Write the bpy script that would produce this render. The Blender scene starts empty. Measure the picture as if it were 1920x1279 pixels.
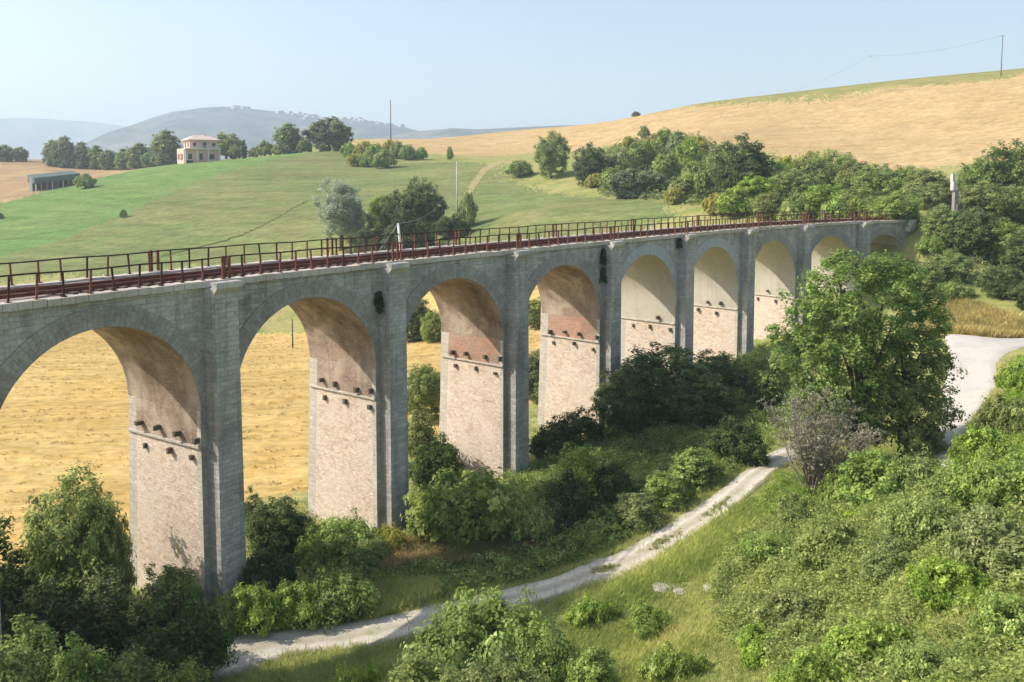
import bpy, bmesh, math, random
import numpy as np
from mathutils import Vector

R = math.radians
SC = bpy.context.scene
COL = SC.collection
rng = np.random.default_rng(7)
random.seed(7)

# ------------------------------------------------------------------ camera, sky, sun, exposure
F = 1700.0            # focal length in pixels of the 1920 px wide photograph
PITCH = R(5.0)
HOR = 322.0           # image row of the horizon
CY = HOR + F * math.tan(PITCH)
CAMZ = 5.5
cam = bpy.data.objects.new('camera', bpy.data.cameras.new('camera'))
COL.objects.link(cam)
cam.location = (0, 0, CAMZ)
cam.rotation_euler = (R(90) - PITCH, 0, 0)
cam.data.sensor_width = 36
cam.data.lens = 36 * F / 1920
cam.data.shift_y = -(639.5 - CY) / 1920
cam.data.clip_start = 0.5
cam.data.clip_end = 30000
SC.camera = cam

SUN_AZ = math.atan2(-1.0, 0.02)       # compass direction of the sun: atan2(x, y)
SUN_EL = R(39)
w = bpy.data.worlds.new('World')
SC.world = w
w.use_nodes = True
nt = w.node_tree
bg = nt.nodes['Background']
sky = nt.nodes.new('ShaderNodeTexSky')
sky.sky_type = 'NISHITA'
sky.sun_disc = False
sky.sun_elevation = SUN_EL
sky.sun_rotation = SUN_AZ % (2 * math.pi)
sky.air_density = 1.0
sky.dust_density = 2.6
sky.ozone_density = 1.0
nt.links.new(sky.outputs[0], bg.inputs[0])
bg.inputs[1].default_value = 0.15
sun = bpy.data.objects.new('sun', bpy.data.lights.new('sun', 'SUN'))
COL.objects.link(sun)
sun.data.energy = 4.2
sun.data.angle = R(0.5)
sun.data.color = (1.0, 0.92, 0.81)
sd = Vector((math.sin(SUN_AZ) * math.cos(SUN_EL), math.cos(SUN_AZ) * math.cos(SUN_EL), math.sin(SUN_EL)))
sun.rotation_euler = sd.to_track_quat('Z', 'Y').to_euler()
SC.view_settings.view_transform = 'Standard'
SC.view_settings.look = 'None'
SC.view_settings.exposure = 0.54
SC.view_settings.gamma = 1.0
SC.cycles.max_bounces = 6
SC.cycles.diffuse_bounces = 3
SC.cycles.transmission_bounces = 3
SC.cycles.volume_bounces = 1
SC.cycles.use_denoising = True

# ------------------------------------------------------------------ pixel rays of the photograph
CP, SP = math.cos(PITCH), math.sin(PITCH)
def ray(px, py):
    u, v = (px - 960) / F, (py - CY) / F
    return np.array([u, CP - v * SP, -(SP + v * CP)])
def at(px, py, Y):
    d = ray(px, py)
    k = Y / d[1]
    return np.array([d[0] * k, Y, CAMZ + d[2] * k])

# ------------------------------------------------------------------ the line of the viaduct
L0 = 12.63
PIERS = {-3: (-33.9, 13.3, 64.5), -2: (-28.2, 24.6, 61.5), -1: (-21.9, 35.52, 58.6),
         0: (-15.06, 46.14, 55.95), 1: (-7.66, 56.38, 52.9), 2: (0.18, 66.28, 51.2), 3: (8.18, 76.06, 50.5),
         4: (16.27, 85.76, 49.4), 5: (24.59, 95.26, 47.0), 6: (33.48, 104.24, 42.2), 7: (43.35, 112.12, 35.0),
         8: (51.58, 117.06, 28.5), 9: (88.0, 134.0, 23.0)}
PS = {}
_s = -3 * L0
_tab = []
for k in range(-3, 10):
    PS[k] = _s
    if k == 9:
        break
    x0, y0, a0 = PIERS[k]
    x1, y1, a1 = PIERS[k + 1]
    ch = math.hypot(x1 - x0, y1 - y0)
    t0 = np.array([math.cos(R(a0)), math.sin(R(a0))]) * ch
    t1 = np.array([math.cos(R(a1)), math.sin(R(a1))]) * ch
    for j in range(40):
        u = j / 40
        h0, h1, h2, h3 = 2*u**3-3*u**2+1, u**3-2*u**2+u, -2*u**3+3*u**2, u**3-u**2
        p = h0*np.array([x0, y0]) + h1*t0 + h2*np.array([x1, y1]) + h3*t1
        _tab.append((_s + ch * u, p[0], p[1]))
    _s += ch
_tab.append((_s, PIERS[9][0], PIERS[9][1]))
TAB = np.array(_tab)
DX = np.gradient(TAB[:, 1], TAB[:, 0]); DY = np.gradient(TAB[:, 2], TAB[:, 0])
DECK_SLOPE = -0.61 / (7 * L0)
def dz(s):
    return s * DECK_SLOPE
def bp(s, off, z):
    """Point at s metres along the viaduct, off metres out from its near face, height z."""
    x = np.interp(s, TAB[:, 0], TAB[:, 1]); y = np.interp(s, TAB[:, 0], TAB[:, 2])
    tx = np.interp(s, TAB[:, 0], DX); ty = np.interp(s, TAB[:, 0], DY)
    n = np.hypot(tx, ty)
    return np.stack(np.broadcast_arrays(x + off * ty / n, y - off * tx / n, z), -1)
DW = 6.09             # width of the viaduct

# ------------------------------------------------------------------ terrain height from control points (thin plate spline)
CT = [(-40, 5, -15), (-34, 14, -17), (-28, 25, -17), (-22, 35.5, -17.2), (-15, 46, -17), (-7.7, 56.4, -17.3), (0.2, 66.3, -17), (8.2, 76, -16.2),
      (16.3, 86, -15.2), (24.6, 95, -14.2), (33.5, 104, -12.6), (43.4, 112, -9), (49, 115.5, -5), (53, 117.5, -1.3),
      (62, 122, -1.2), (75, 128, -1.0), (90, 135, 0.0), (57, 110, -5.0), (68, 112, -5.0), (82, 118, -4.5), (62, 100, -7.5), (80, 100, -7), (70, 143, -1.0), (90, 152, 1), (46, 104, -8.5),
      (0, 0, 3.6), (9, 4, -0.5), (-12, 4, -5), (-20, 15, -14.5), (-12, 22, -15), (0, 14, -6), (12, 12, -4), (25, 10, -3), (40, 25, -4),
      (-10, 33, -16.2), (-3, 33, -15.6), (60, 60, -4), (80, 90, -1), (60, 88, -6.5)]
for px, py, Y in [(-60, 1279, 40), (400, 1279, 39), (600, 1190, 43.2), (900, 1120, 45.2), (1160, 1060, 46.6), (1300, 985, 50.2), (1405, 890, 55.5),
                  (960, 1279, 35.5), (1300, 1150, 40.5), (1300, 1279, 34), (1500, 1120, 38), (1600, 1279, 28.5), (1900, 1279, 22.5), (1750, 1100, 31.5), (1900, 1000, 33),
                  (1900, 860, 44), (1640, 950, 49), (1775, 850, 56), (1700, 900, 52), (1820, 740, 67), (1850, 640, 78), (1915, 640, 80), (1780, 632, 81), (1500, 900, 54), (1620, 800, 65),
                  (1840, 560, 94), (1760, 520, 104), (1450, 640, 104), (1915, 780, 55),
                  (0, 1000, 57.7), (0, 750, 97), (100, 640, 141), (549, 652, 140), (500, 900, 69), (1000, 660, 118), (790, 660, 120), (700, 640, 140), (560, 605, 170), (180, 605, 172), (-200, 640, 150),
                  (0, 480, 230), (300, 452, 225), (0, 382, 310), (300, 312, 368), (370, 304, 385), (150, 345, 345), (60, 362, 330), (-200, 420, 300),
                  (640, 458, 190), (860, 405, 212), (450, 299, 388), (560, 287, 362), (620, 285, 350), (700, 303, 330), (860, 303, 320), (980, 300, 292),
                  (1200, 375, 190), (1000, 332, 258), (1000, 402, 180), (1300, 392, 160), (1500, 400, 142), (1640, 398, 136),
                  (640, 262, 455), (770, 262, 470), (1000, 243, 490), (1150, 235, 475), (800, 287, 392), (1000, 287, 362), (1130, 276, 338),
                  (1192, 222, 440), (1300, 196, 395), (1500, 177, 345), (1700, 155, 320), (1920, 134, 300), (2100, 110, 290), (1300, 262, 270), (1500, 292, 235), (1700, 314, 215), (1850, 306, 205), (2050, 290, 195), (1800, 205, 265), (1560, 240, 285), (1350, 225, 330),
                  (0, 300, 480), (110, 318, 440), (200, 322, 425), (0, 345, 380), (110, 300, 500), (-200, 330, 420)]:
    p = at(px, py, Y)
    CT.append((p[0], Y, p[2]))
# the land falls away behind the crests
for px, Y, z in [(-300, 620, 2), (0, 640, 2), (200, 600, 2), (450, 560, 4), (640, 600, 8), (770, 640, 10), (1000, 660, 14), (1192, 600, 16), (1400, 520, 22), (1600, 460, 26),
                 (1900, 420, 30), (2200, 400, 32), (300, 480, 8), (500, 470, 12)]:
    CT.append(((px - 960) / F * Y, Y, z))
CT = np.array(CT, float)
def _U(r2):
    return 0.5 * r2 * np.log(r2 + 1e-9)
_n = len(CT)
_S = 100.0
_P = CT[:, :2] / _S
_K = _U(((_P[:, None] - _P[None]) ** 2).sum(-1)) + np.eye(_n) * 2e-4
_Q = np.hstack([np.ones((_n, 1)), _P])
_A = np.block([[_K, _Q], [_Q.T, np.zeros((3, 3))]])
_W = np.linalg.solve(_A, np.concatenate([CT[:, 2], np.zeros(3)]))
def H(x, y):
    x = np.atleast_1d(np.asarray(x, float)); y = np.atleast_1d(np.asarray(y, float))
    sh = x.shape
    x = x.ravel(); y = y.ravel()
    out = np.empty(len(x))
    for i in range(0, len(x), 40000):
        q = np.stack([x[i:i+40000], y[i:i+40000]], -1) / _S
        out[i:i+40000] = _U(((q[:, None] - _P[None]) ** 2).sum(-1)) @ _W[:_n] + _W[_n] + q @ _W[_n+1:]
    r = np.hypot(x, y)
    b = np.clip((r - 560) / 260, 0, 1)
    b = b * b * (3 - 2 * b)
    sb = np.clip((-y - 10) / 120, 0, 1); b = np.maximum(b, sb)
    side = np.clip((np.abs(np.arctan2(x, np.maximum(y, 1e-3))) - R(38)) / R(20), 0, 1) * np.clip((r - 90) / 150, 0, 1)
    b = np.maximum(b, side)
    out = out * (1 - b) + (-12) * b
    return out.reshape(sh)
def hit(px, py, far=520.0):
    """Where the ray of a pixel meets the ground."""
    d = ray(px, py)
    k = np.exp(np.linspace(math.log(14), math.log(far), 900))
    P = d[None] * k[:, None]
    P[:, 2] += CAMZ
    g = P[:, 2] - H(P[:, 0], P[:, 1])
    i = np.argmax(g < 0)
    if not (g < 0).any():
        return None
    if i == 0:
        return P[0]
    f = g[i-1] / (g[i-1] - g[i])
    return P[i-1] * (1 - f) + P[i] * f

# ------------------------------------------------------------------ object helpers
def tag(o, label=None, cat=None, group=None, kind=None):
    if label: o['label'] = label
    if cat: o['category'] = cat
    if group: o['group'] = group
    if kind: o['kind'] = kind
    return o
def empty(name, loc, rz=0.0):
    o = bpy.data.objects.new(name, None)
    COL.objects.link(o)
    o.location = [float(c) for c in loc]
    o.rotation_euler = (0, 0, rz)
    o.empty_display_size = 0.3
    return o
def link(name, me, parent=None):
    o = bpy.data.objects.new(name, me)
    COL.objects.link(o)
    if parent is not None:
        o.parent = parent
    return o
def mesh(name, V, faces, mat=None, uv=None, smooth=False, midx=None, attr=None):
    """faces: array (m,k) or list of arrays; uv: one per vertex (n,2); attr: {'tint': per-vertex}."""
    V = np.asarray(V, np.float32).reshape(-1, 3)
    fl = faces if isinstance(faces, list) else [np.asarray(faces)]
    fl = [np.asarray(f, np.int32) for f in fl if len(f)]
    loops = np.concatenate([f.ravel() for f in fl])
    tot = np.concatenate([np.full(len(f), f.shape[1], np.int32) for f in fl])
    start = np.concatenate([[0], np.cumsum(tot)[:-1]]).astype(np.int32)
    me = bpy.data.meshes.new(name)
    me.vertices.add(len(V)); me.vertices.foreach_set('co', V.ravel())
    me.loops.add(len(loops)); me.loops.foreach_set('vertex_index', loops)
    me.polygons.add(len(tot)); me.polygons.foreach_set('loop_start', start); me.polygons.foreach_set('loop_total', tot)
    if uv is not None:
        l = me.uv_layers.new(name='UVMap')
        l.data.foreach_set('uv', np.asarray(uv, np.float32)[loops].ravel())
    if attr:
        for k, a in attr.items():
            at_ = me.attributes.new(k, 'FLOAT', 'POINT')
            at_.data.foreach_set('value', np.asarray(a, np.float32))
    for m in (mat if isinstance(mat, (list, tuple)) else [mat]):
        if m is not None:
            me.materials.append(m)
    if midx is not None:
        me.polygons.foreach_set('material_index', np.asarray(midx, np.int32))
    me.polygons.foreach_set('use_smooth', np.full(len(tot), smooth))
    me.update(calc_edges=True)
    me.validate()
    return me
class MB:
    """Collects boxes, tubes and quads into one mesh."""
    def __init__(s):
        s.V = []; s.Q = []; s.T = []; s.U = []; s.n = 0
    def add(s, V, Q=(), T=(), uv=None):
        V = np.asarray(V, float).reshape(-1, 3)
        s.V.append(V)
        if len(Q): s.Q.append(np.asarray(Q) + s.n)
        if len(T): s.T.append(np.asarray(T) + s.n)
        s.U.append(np.zeros((len(V), 2)) if uv is None else np.asarray(uv, float).reshape(-1, 2))
        s.n += len(V)
        return s
    def box(s, c, d, rz=0.0, taper=1.0):
        c = np.asarray(c, float); dx, dy, h = d[0]/2, d[1]/2, d[2]
        B = np.array([[-dx, -dy], [dx, -dy], [dx, dy], [-dx, dy]])
        cr, sr = math.cos(rz), math.sin(rz)
        Rm = np.array([[cr, sr], [-sr, cr]])
        lo = np.hstack([B @ Rm + c[:2], np.full((4, 1), c[2])])
        hi = np.hstack([B * taper @ Rm + c[:2], np.full((4, 1), c[2] + h)])
        return s.hexa(np.vstack([lo, hi]))
    def hexa(s, P):
        """Eight corners, four below and four above, each face with its own corners and a uv in metres."""
        P = np.asarray(P, float)
        for f in ((3, 2, 1, 0), (4, 5, 6, 7), (0, 1, 5, 4), (1, 2, 6, 5), (2, 3, 7, 6), (3, 0, 4, 7)):
            q = P[list(f)]
            e1 = np.linalg.norm(q[1] - q[0]); e2 = np.linalg.norm(q[3] - q[0])
            s.add(q, [[0, 1, 2, 3]], uv=[(0, 0), (e1, 0), (e1, e2), (0, e2)])
        return s
    def grid(s, P, uv=None):
        """P (a,b,3) as a sheet."""
        a, b = P.shape[:2]
        i = np.arange(a * b).reshape(a, b)
        q = np.stack([i[:-1, :-1], i[1:, :-1], i[1:, 1:], i[:-1, 1:]], -1).reshape(-1, 4)
        return s.add(P.reshape(-1, 3), q, uv=None if uv is None else uv.reshape(-1, 2))
    def tube(s, pts, rad, n=6, cap=True):
        pts = np.asarray(pts, float); rad = np.broadcast_to(rad, len(pts))
        rings = []
        for i, p in enumerate(pts):
            t = pts[min(i+1, len(pts)-1)] - pts[max(i-1, 0)]
            t /= np.linalg.norm(t) + 1e-9
            a = np.cross(t, [0, 0, 1.0]) if abs(t[2]) < 0.9 else np.cross(t, [1.0, 0, 0])
            a /= np.linalg.norm(a); b = np.cross(t, a)
            an = np.arange(n) / n * 2 * math.pi
            rings.append(p + rad[i] * (np.cos(an)[:, None] * a + np.sin(an)[:, None] * b))
        V = np.vstack(rings)
        Q = [[r*n + j, r*n + (j+1) % n, (r+1)*n + (j+1) % n, (r+1)*n + j] for r in range(len(pts)-1) for j in range(n)]
        T = []
        if cap:
            m = len(V); V = np.vstack([V, pts[0], pts[-1]])
            T = [[m, (j+1) % n, j] for j in range(n)] + [[m+1, (len(pts)-1)*n + j, (len(pts)-1)*n + (j+1) % n] for j in range(n)]
        L = np.concatenate([[0], np.cumsum(np.linalg.norm(np.diff(pts, axis=0), axis=1))])
        uv = [(j / n, L[i]) for i in range(len(pts)) for j in range(n)] + ([(0, 0), (0, 0)] if cap else [])
        return s.add(V, Q, T, uv)
    def data(s, name, mat, smooth=False):
        fl = []
        if s.Q: fl.append(np.vstack(s.Q))
        if s.T: fl.append(np.vstack(s.T))
        return mesh(name, np.vstack(s.V), fl, mat, uv=np.vstack(s.U), smooth=smooth)
    def build(s, name, mat, parent=None, smooth=False):
        return link(name, s.data(name, mat, smooth), parent)

# ------------------------------------------------------------------ materials
def new_mat(name):
    m = bpy.data.materials.new(name)
    m.use_nodes = True
    n = m.node_tree
    for x in list(n.nodes):
        n.nodes.remove(x)
    out = n.nodes.new('ShaderNodeOutputMaterial')
    return m, n, out
def N(n, kind, ins=None, **kw):
    x = n.nodes.new(kind)
    for k, v in kw.items():
        setattr(x, k, v)
    for k, v in (ins or {}).items():
        s = x.inputs[k]
        if isinstance(v, bpy.types.NodeSocket):
            n.links.new(v, s)
        else:
            s.default_value = v
    return x
def rgba(c):
    return (c[0], c[1], c[2], 1)
def ramp(n, fac, stops, interp='LINEAR'):
    r = N(n, 'ShaderNodeValToRGB', {'Fac': fac})
    r.color_ramp.interpolation = interp
    e = r.color_ramp.elements
    while len(e) < len(stops):
        e.new(0.5)
    for q, (p, c) in zip(e, stops):
        q.position = p
        q.color = rgba(c) if len(c) == 3 else c
    return r.outputs[0]
def noise(n, vec, scale, detail=4, rough=0.55, dist=0.0):
    return N(n, 'ShaderNodeTexNoise', {'Vector': vec, 'Scale': scale, 'Detail': detail, 'Roughness': rough, 'Distortion': dist}).outputs['Fac']
def mixc(n, fac, a, b, blend='MIX'):
    x = N(n, 'ShaderNodeMix', data_type='RGBA', blend_type=blend)
    for i, v in ((0, fac), (6, a), (7, b)):
        if isinstance(v, bpy.types.NodeSocket): n.links.new(v, x.inputs[i])
        else: x.inputs[i].default_value = v if i == 0 else rgba(v)
    return x.outputs[2]
def math_(n, op, a, b=0.0, clamp=False):
    x = N(n, 'ShaderNodeMath', operation=op, use_clamp=clamp)
    for i, v in ((0, a), (1, b)):
        if isinstance(v, bpy.types.NodeSocket): n.links.new(v, x.inputs[i])
        else: x.inputs[i].default_value = v
    return x.outputs[0]
def finish(n, out, color, rough=0.9, bump=None, bdist=0.05, bstr=0.5, spec=0.2):
    b = N(n, 'ShaderNodeBsdfPrincipled', {'Base Color': color if isinstance(color, bpy.types.NodeSocket) else rgba(color), 'Roughness': rough, 'Specular IOR Level': spec})
    if bump is not None:
        bn = N(n, 'ShaderNodeBump', {'Height': bump, 'Strength': bstr, 'Distance': bdist})
        n.links.new(bn.outputs[0], b.inputs['Normal'])
    n.links.new(b.outputs[0], out.inputs['Surface'])

def stone(name, c1, c2, mortar, bw=0.5, bh=0.25, stain=(0.5, 0.5, 0.5), stain_amt=0.6, patch=None, patch_amt=0.5, ms=0.018, streak=0.0):
    m, n, out = new_mat(name)
    uv = N(n, 'ShaderNodeUVMap').outputs[0]
    ob = N(n, 'ShaderNodeTexCoord').outputs['Object']
    wob = N(n, 'ShaderNodeTexNoise', {'Vector': ob, 'Scale': 2.2, 'Detail': 2}).outputs['Color']
    v = N(n, 'ShaderNodeVectorMath', {0: wob, 1: (-0.5, -0.5, -0.5)}, operation='ADD').outputs[0]
    v = N(n, 'ShaderNodeVectorMath', {0: v, 'Scale': 0.12}, operation='SCALE').outputs[0]
    v = N(n, 'ShaderNodeVectorMath', {0: uv, 1: v}, operation='ADD').outputs[0]
    br = N(n, 'ShaderNodeTexBrick', {'Vector': v, 'Color1': rgba(c1), 'Color2': rgba(c2), 'Mortar': rgba(mortar), 'Scale': 1.0, 'Mortar Size': ms, 'Mortar Smooth': 0.4, 'Bias': 0.0, 'Brick Width': bw, 'Row Height': bh})
    col = br.outputs['Color']
    # single stones lighter or darker than their neighbours
    cell = N(n, 'ShaderNodeTexVoronoi', {'Vector': N(n, 'ShaderNodeMapping', {'Vector': v, 'Scale': (1 / bw, 1 / bh, 1)}).outputs[0], 'Scale': 1.0}).outputs['Color']
    cv = N(n, 'ShaderNodeSeparateColor', {'Color': cell}).outputs[0]
    col = mixc(n, 0.18, col, mixc(n, cv, tuple(x * 0.62 for x in c2), tuple(min(1, x * 1.25) for x in c1)))
    if patch is not None:
        pf = ramp(n, noise(n, ob, 0.45, 5, 0.6, 0.4), [(0.46, (0, 0, 0)), (0.62, (1, 1, 1))])
        pf = math_(n, 'MULTIPLY', pf, patch_amt)
        col = mixc(n, pf, col, patch)
    sf = ramp(n, noise(n, ob, 0.28, 6, 0.65, 0.8), [(0.40, (0, 0, 0)), (0.68, (1, 1, 1))])
    sf = math_(n, 'MULTIPLY', sf, stain_amt)
    col = mixc(n, sf, col, stain, 'MULTIPLY')
    if streak:
        mp = N(n, 'ShaderNodeMapping', {'Vector': ob, 'Scale': (1.6, 1.6, 0.09)}).outputs[0]
        st = ramp(n, noise(n, mp, 1.0, 4, 0.6), [(0.5, (0, 0, 0)), (0.72, (1, 1, 1))])
        col = mixc(n, math_(n, 'MULTIPLY', st, streak), col, (0.35, 0.35, 0.33), 'MULTIPLY')
    fine = noise(n, ob, 9.0, 5, 0.7)
    col = mixc(n, 0.55, col, ramp(n, fine, [(0.25, (0.5, 0.5, 0.5)), (0.7, (1.25, 1.25, 1.25))]), 'MULTIPLY')
    h = math_(n, 'ADD', math_(n, 'MULTIPLY', br.outputs['Fac'], -0.7), math_(n, 'MULTIPLY', fine, 0.9))
    finish(n, out, col, 0.92, h, 0.06, 0.7, 0.1)
    return m

def plaster(name, c, dirty, crack=0.25):
    m, n, out = new_mat(name)
    ob = N(n, 'ShaderNodeTexCoord').outputs['Object']
    a = noise(n, ob, 0.5, 6, 0.65, 0.5)
    col = mixc(n, ramp(n, a, [(0.38, (0, 0, 0)), (0.7, (1, 1, 1))]), c, dirty)
    mp = N(n, 'ShaderNodeMapping', {'Vector': ob, 'Scale': (2.0, 2.0, 0.1)}).outputs[0]
    st = ramp(n, noise(n, mp, 1.0, 4, 0.6), [(0.5, (0, 0, 0)), (0.75, (1, 1, 1))])
    col = mixc(n, math_(n, 'MULTIPLY', st, crack), col, (0.45, 0.42, 0.38), 'MULTIPLY')
    f = noise(n, ob, 6, 5, 0.7)
    col = mixc(n, 0.3, col, ramp(n, f, [(0.3, (0.6, 0.6, 0.6)), (0.7, (1.2, 1.2, 1.2))]), 'MULTIPLY')
    finish(n, out, col, 0.9, f, 0.03, 0.4, 0.1)
    return m

def plain(name, c, rough=0.8, var=0.35, scale=3.0, metal=0.0, c2=None):
    m, n, out = new_mat(name)
    ob = N(n, 'ShaderNodeTexCoord').outputs['Object']
    a = noise(n, ob, scale, 5, 0.65)
    c2 = c2 or tuple(x * (1 - var) for x in c)
    col = mixc(n, ramp(n, a, [(0.35, (0, 0, 0)), (0.65, (1, 1, 1))]), c, c2)
    finish(n, out, col, rough, a, 0.01, 0.3, 0.2)
    return m

def land(name, cols, big=0.02, mid=0.18, fine=2.2, rows=None, spots=None, bump=0.12, fstr=0.6, streaks=None):
    """Ground cover: three colours mixed by noise of three sizes; rows=(angle, spacing, strength, colour)."""
    m, n, out = new_mat(name)
    ob = N(n, 'ShaderNodeTexCoord').outputs['Object']
    a = noise(n, ob, big, 5, 0.6, 0.6)
    b = noise(n, ob, mid, 5, 0.65, 0.3)
    c = noise(n, ob, fine, 4, 0.7)
    col = mixc(n, ramp(n, a, [(0.38, (0, 0, 0)), (0.62, (1, 1, 1))]), cols[0], cols[1])
    col = mixc(n, ramp(n, b, [(0.45, (0, 0, 0)), (0.68, (1, 1, 1))]), col, cols[2])
    hgt = c
    if rows:
        ang, sp, amt, rc = rows
        mp = N(n, 'ShaderNodeMapping', {'Vector': ob, 'Rotation': (0, 0, ang)}).outputs[0]
        wv = N(n, 'ShaderNodeTexWave', {'Vector': mp, 'Scale': 0.314 / sp, 'Distortion': 7.0, 'Detail': 5.0, 'Detail Scale': 0.6, 'Detail Roughness': 0.75}, wave_type='BANDS', bands_direction='Y').outputs['Fac']
        br = noise(n, ob, 0.06, 3, 0.6)
        f = math_(n, 'MULTIPLY', math_(n, 'MULTIPLY', wv, amt), ramp(n, br, [(0.3, (0.15, 0.15, 0.15)), (0.6, (1, 1, 1))]))
        col = mixc(n, f, col, rc)
        hgt = math_(n, 'ADD', c, wv)
    if streaks:         # (angle, length scale, width scale, strength): long uneven stripes left by the machines
        for ang, sl, sw, amt in streaks:
            mp = N(n, 'ShaderNodeMapping', {'Vector': ob, 'Rotation': (0, 0, ang), 'Scale': (sl, sw, 1)}).outputs[0]
            sf = noise(n, mp, 1.0, 5, 0.6, 0.25)
            col = mixc(n, amt, col, ramp(n, sf, [(0.34, (0.62, 0.64, 0.62)), (0.5, (1.0, 1.0, 1.0)), (0.66, (1.32, 1.30, 1.30))]), 'MULTIPLY')
            hgt = math_(n, 'ADD', hgt, sf)
    if spots:
        sc, lo, sp_c, amt = spots
        f = ramp(n, noise(n, ob, sc, 6, 0.7, 0.5), [(lo, (0, 0, 0)), (lo + 0.08, (1, 1, 1))])
        col = mixc(n, math_(n, 'MULTIPLY', f, amt), col, sp_c)
    col = mixc(n, fstr, col, ramp(n, c, [(0.25, (0.55, 0.55, 0.55)), (0.75, (1.3, 1.3, 1.3))]), 'MULTIPLY')
    finish(n, out, col, 1.0, hgt, bump, 0.6, 0.0)
    return m

def foliage(name, dark, lightc, tip=None, trans=0.48, rough=0.75):
    """Leaves: colour runs by the leaf's own tint attribute; a part of the light comes through."""
    m, n, out = new_mat(name)
    t = N(n, 'ShaderNodeAttribute', attribute_name='tint').outputs['Fac']
    oi = N(n, 'ShaderNodeObjectInfo').outputs['Random']
    mid = tuple((a + b) / 2 for a, b in zip(dark, lightc))
    col = ramp(n, t, [(0.0, dark), (0.55, mid), (0.92, lightc), (1.0, tip or lightc)])
    hs = N(n, 'ShaderNodeHueSaturation', {'Color': col, 'Hue': math_(n, 'ADD', math_(n, 'MULTIPLY', oi, 0.03), 0.485), 'Saturation': math_(n, 'ADD', math_(n, 'MULTIPLY', oi, 0.25), 0.85), 'Value': math_(n, 'ADD', math_(n, 'MULTIPLY', oi, 0.3), 0.85)}).outputs[0]
    d = N(n, 'ShaderNodeBsdfPrincipled', {'Base Color': hs, 'Roughness': rough, 'Specular IOR Level': 0.25})
    tr = N(n, 'ShaderNodeBsdfTranslucent', {'Color': mixc(n, 0.5, hs, (0.9, 1.0, 0.35), 'MULTIPLY')})
    n.links.new(hs, tr.inputs[0])
    mx = N(n, 'ShaderNodeMixShader', {0: trans, 1: d.outputs[0], 2: tr.outputs[0]})
    n.links.new(mx.outputs[0], out.inputs['Surface'])
    return m

M = {}
M['grey_stone'] = stone('grey_stone', (0.62, 0.59, 0.545), (0.43, 0.41, 0.385), (0.39, 0.375, 0.35), 0.52, 0.25, (0.52, 0.52, 0.51), 0.75, (0.47, 0.45, 0.41), 0.35, streak=0.55)
M['ring_stone'] = stone('ring_stone', (0.47, 0.44, 0.40), (0.35, 0.33, 0.30), (0.31, 0.29, 0.27), 0.5, 0.3, (0.5, 0.48, 0.45), 0.6)
M['pale_ring'] = stone('pale_ring', (0.52, 0.53, 0.53), (0.46, 0.47, 0.47), (0.40, 0.40, 0.40), 0.5, 0.4, (0.7, 0.7, 0.68), 0.4)
M['cream_stone'] = stone('cream_stone', (0.84, 0.71, 0.59), (0.60, 0.445, 0.355), (0.78, 0.69, 0.60), 0.30, 0.17, (0.88, 0.82, 0.76), 0.5, (0.78, 0.69, 0.59), 0.6)
M['brown_brick'] = stone('brown_brick', (0.52, 0.385, 0.30), (0.37, 0.265, 0.205), (0.50, 0.42, 0.345), 0.3, 0.11, (0.45, 0.42, 0.39), 0.9, (0.68, 0.57, 0.47), 0.85, streak=0.5)
M['red_brick'] = stone('red_brick', (0.60, 0.34, 0.245), (0.47, 0.27, 0.19), (0.58, 0.46, 0.37), 0.3, 0.11, (0.55, 0.5, 0.45), 0.6, (0.50, 0.40, 0.32), 0.75)
M['plaster'] = plaster('plaster', (0.55, 0.51, 0.43), (0.47, 0.43, 0.355))
M['quoin'] = stone('quoin', (0.67, 0.62, 0.55), (0.58, 0.53, 0.47), (0.5, 0.46, 0.4), 0.6, 0.32, (0.7, 0.66, 0.6), 0.5)
M['coping'] = stone('coping', (0.64, 0.58, 0.50), (0.54, 0.49, 0.42), (0.25, 0.23, 0.2), 1.2, 0.6, (0.5, 0.47, 0.42), 0.6)
M['corbel'] = plain('corbel', (0.58, 0.55, 0.49), 0.9, 0.35, 1.2)
M['dark_stone'] = plain('dark_stone', (0.17, 0.145, 0.115), 0.95, 0.4)
M['rust'] = plain('rust', (0.13, 0.05, 0.036), 0.8, 0.5, 2.0, c2=(0.22, 0.085, 0.055))
M['rust_dark'] = plain('rust_dark', (0.075, 0.038, 0.028), 0.8, 0.5, 2.0)
M['sleeper'] = plain('sleeper', (0.12, 0.085, 0.06), 0.9, 0.4, 4)
M['ballast'] = land('ballast', ((0.30, 0.25, 0.23), (0.36, 0.31, 0.28), (0.22, 0.17, 0.15)), 0.3, 1.5, 7.0, bump=0.05, spots=(0.8, 0.6, (0.30, 0.27, 0.10), 0.6))
M['gravel'] = land('gravel', ((0.54, 0.49, 0.41), (0.58, 0.53, 0.45), (0.47, 0.42, 0.35)), 0.12, 0.8, 6.0, bump=0.03, fstr=0.35, spots=(0.5, 0.66, (0.26, 0.24, 0.13), 0.55))
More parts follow.
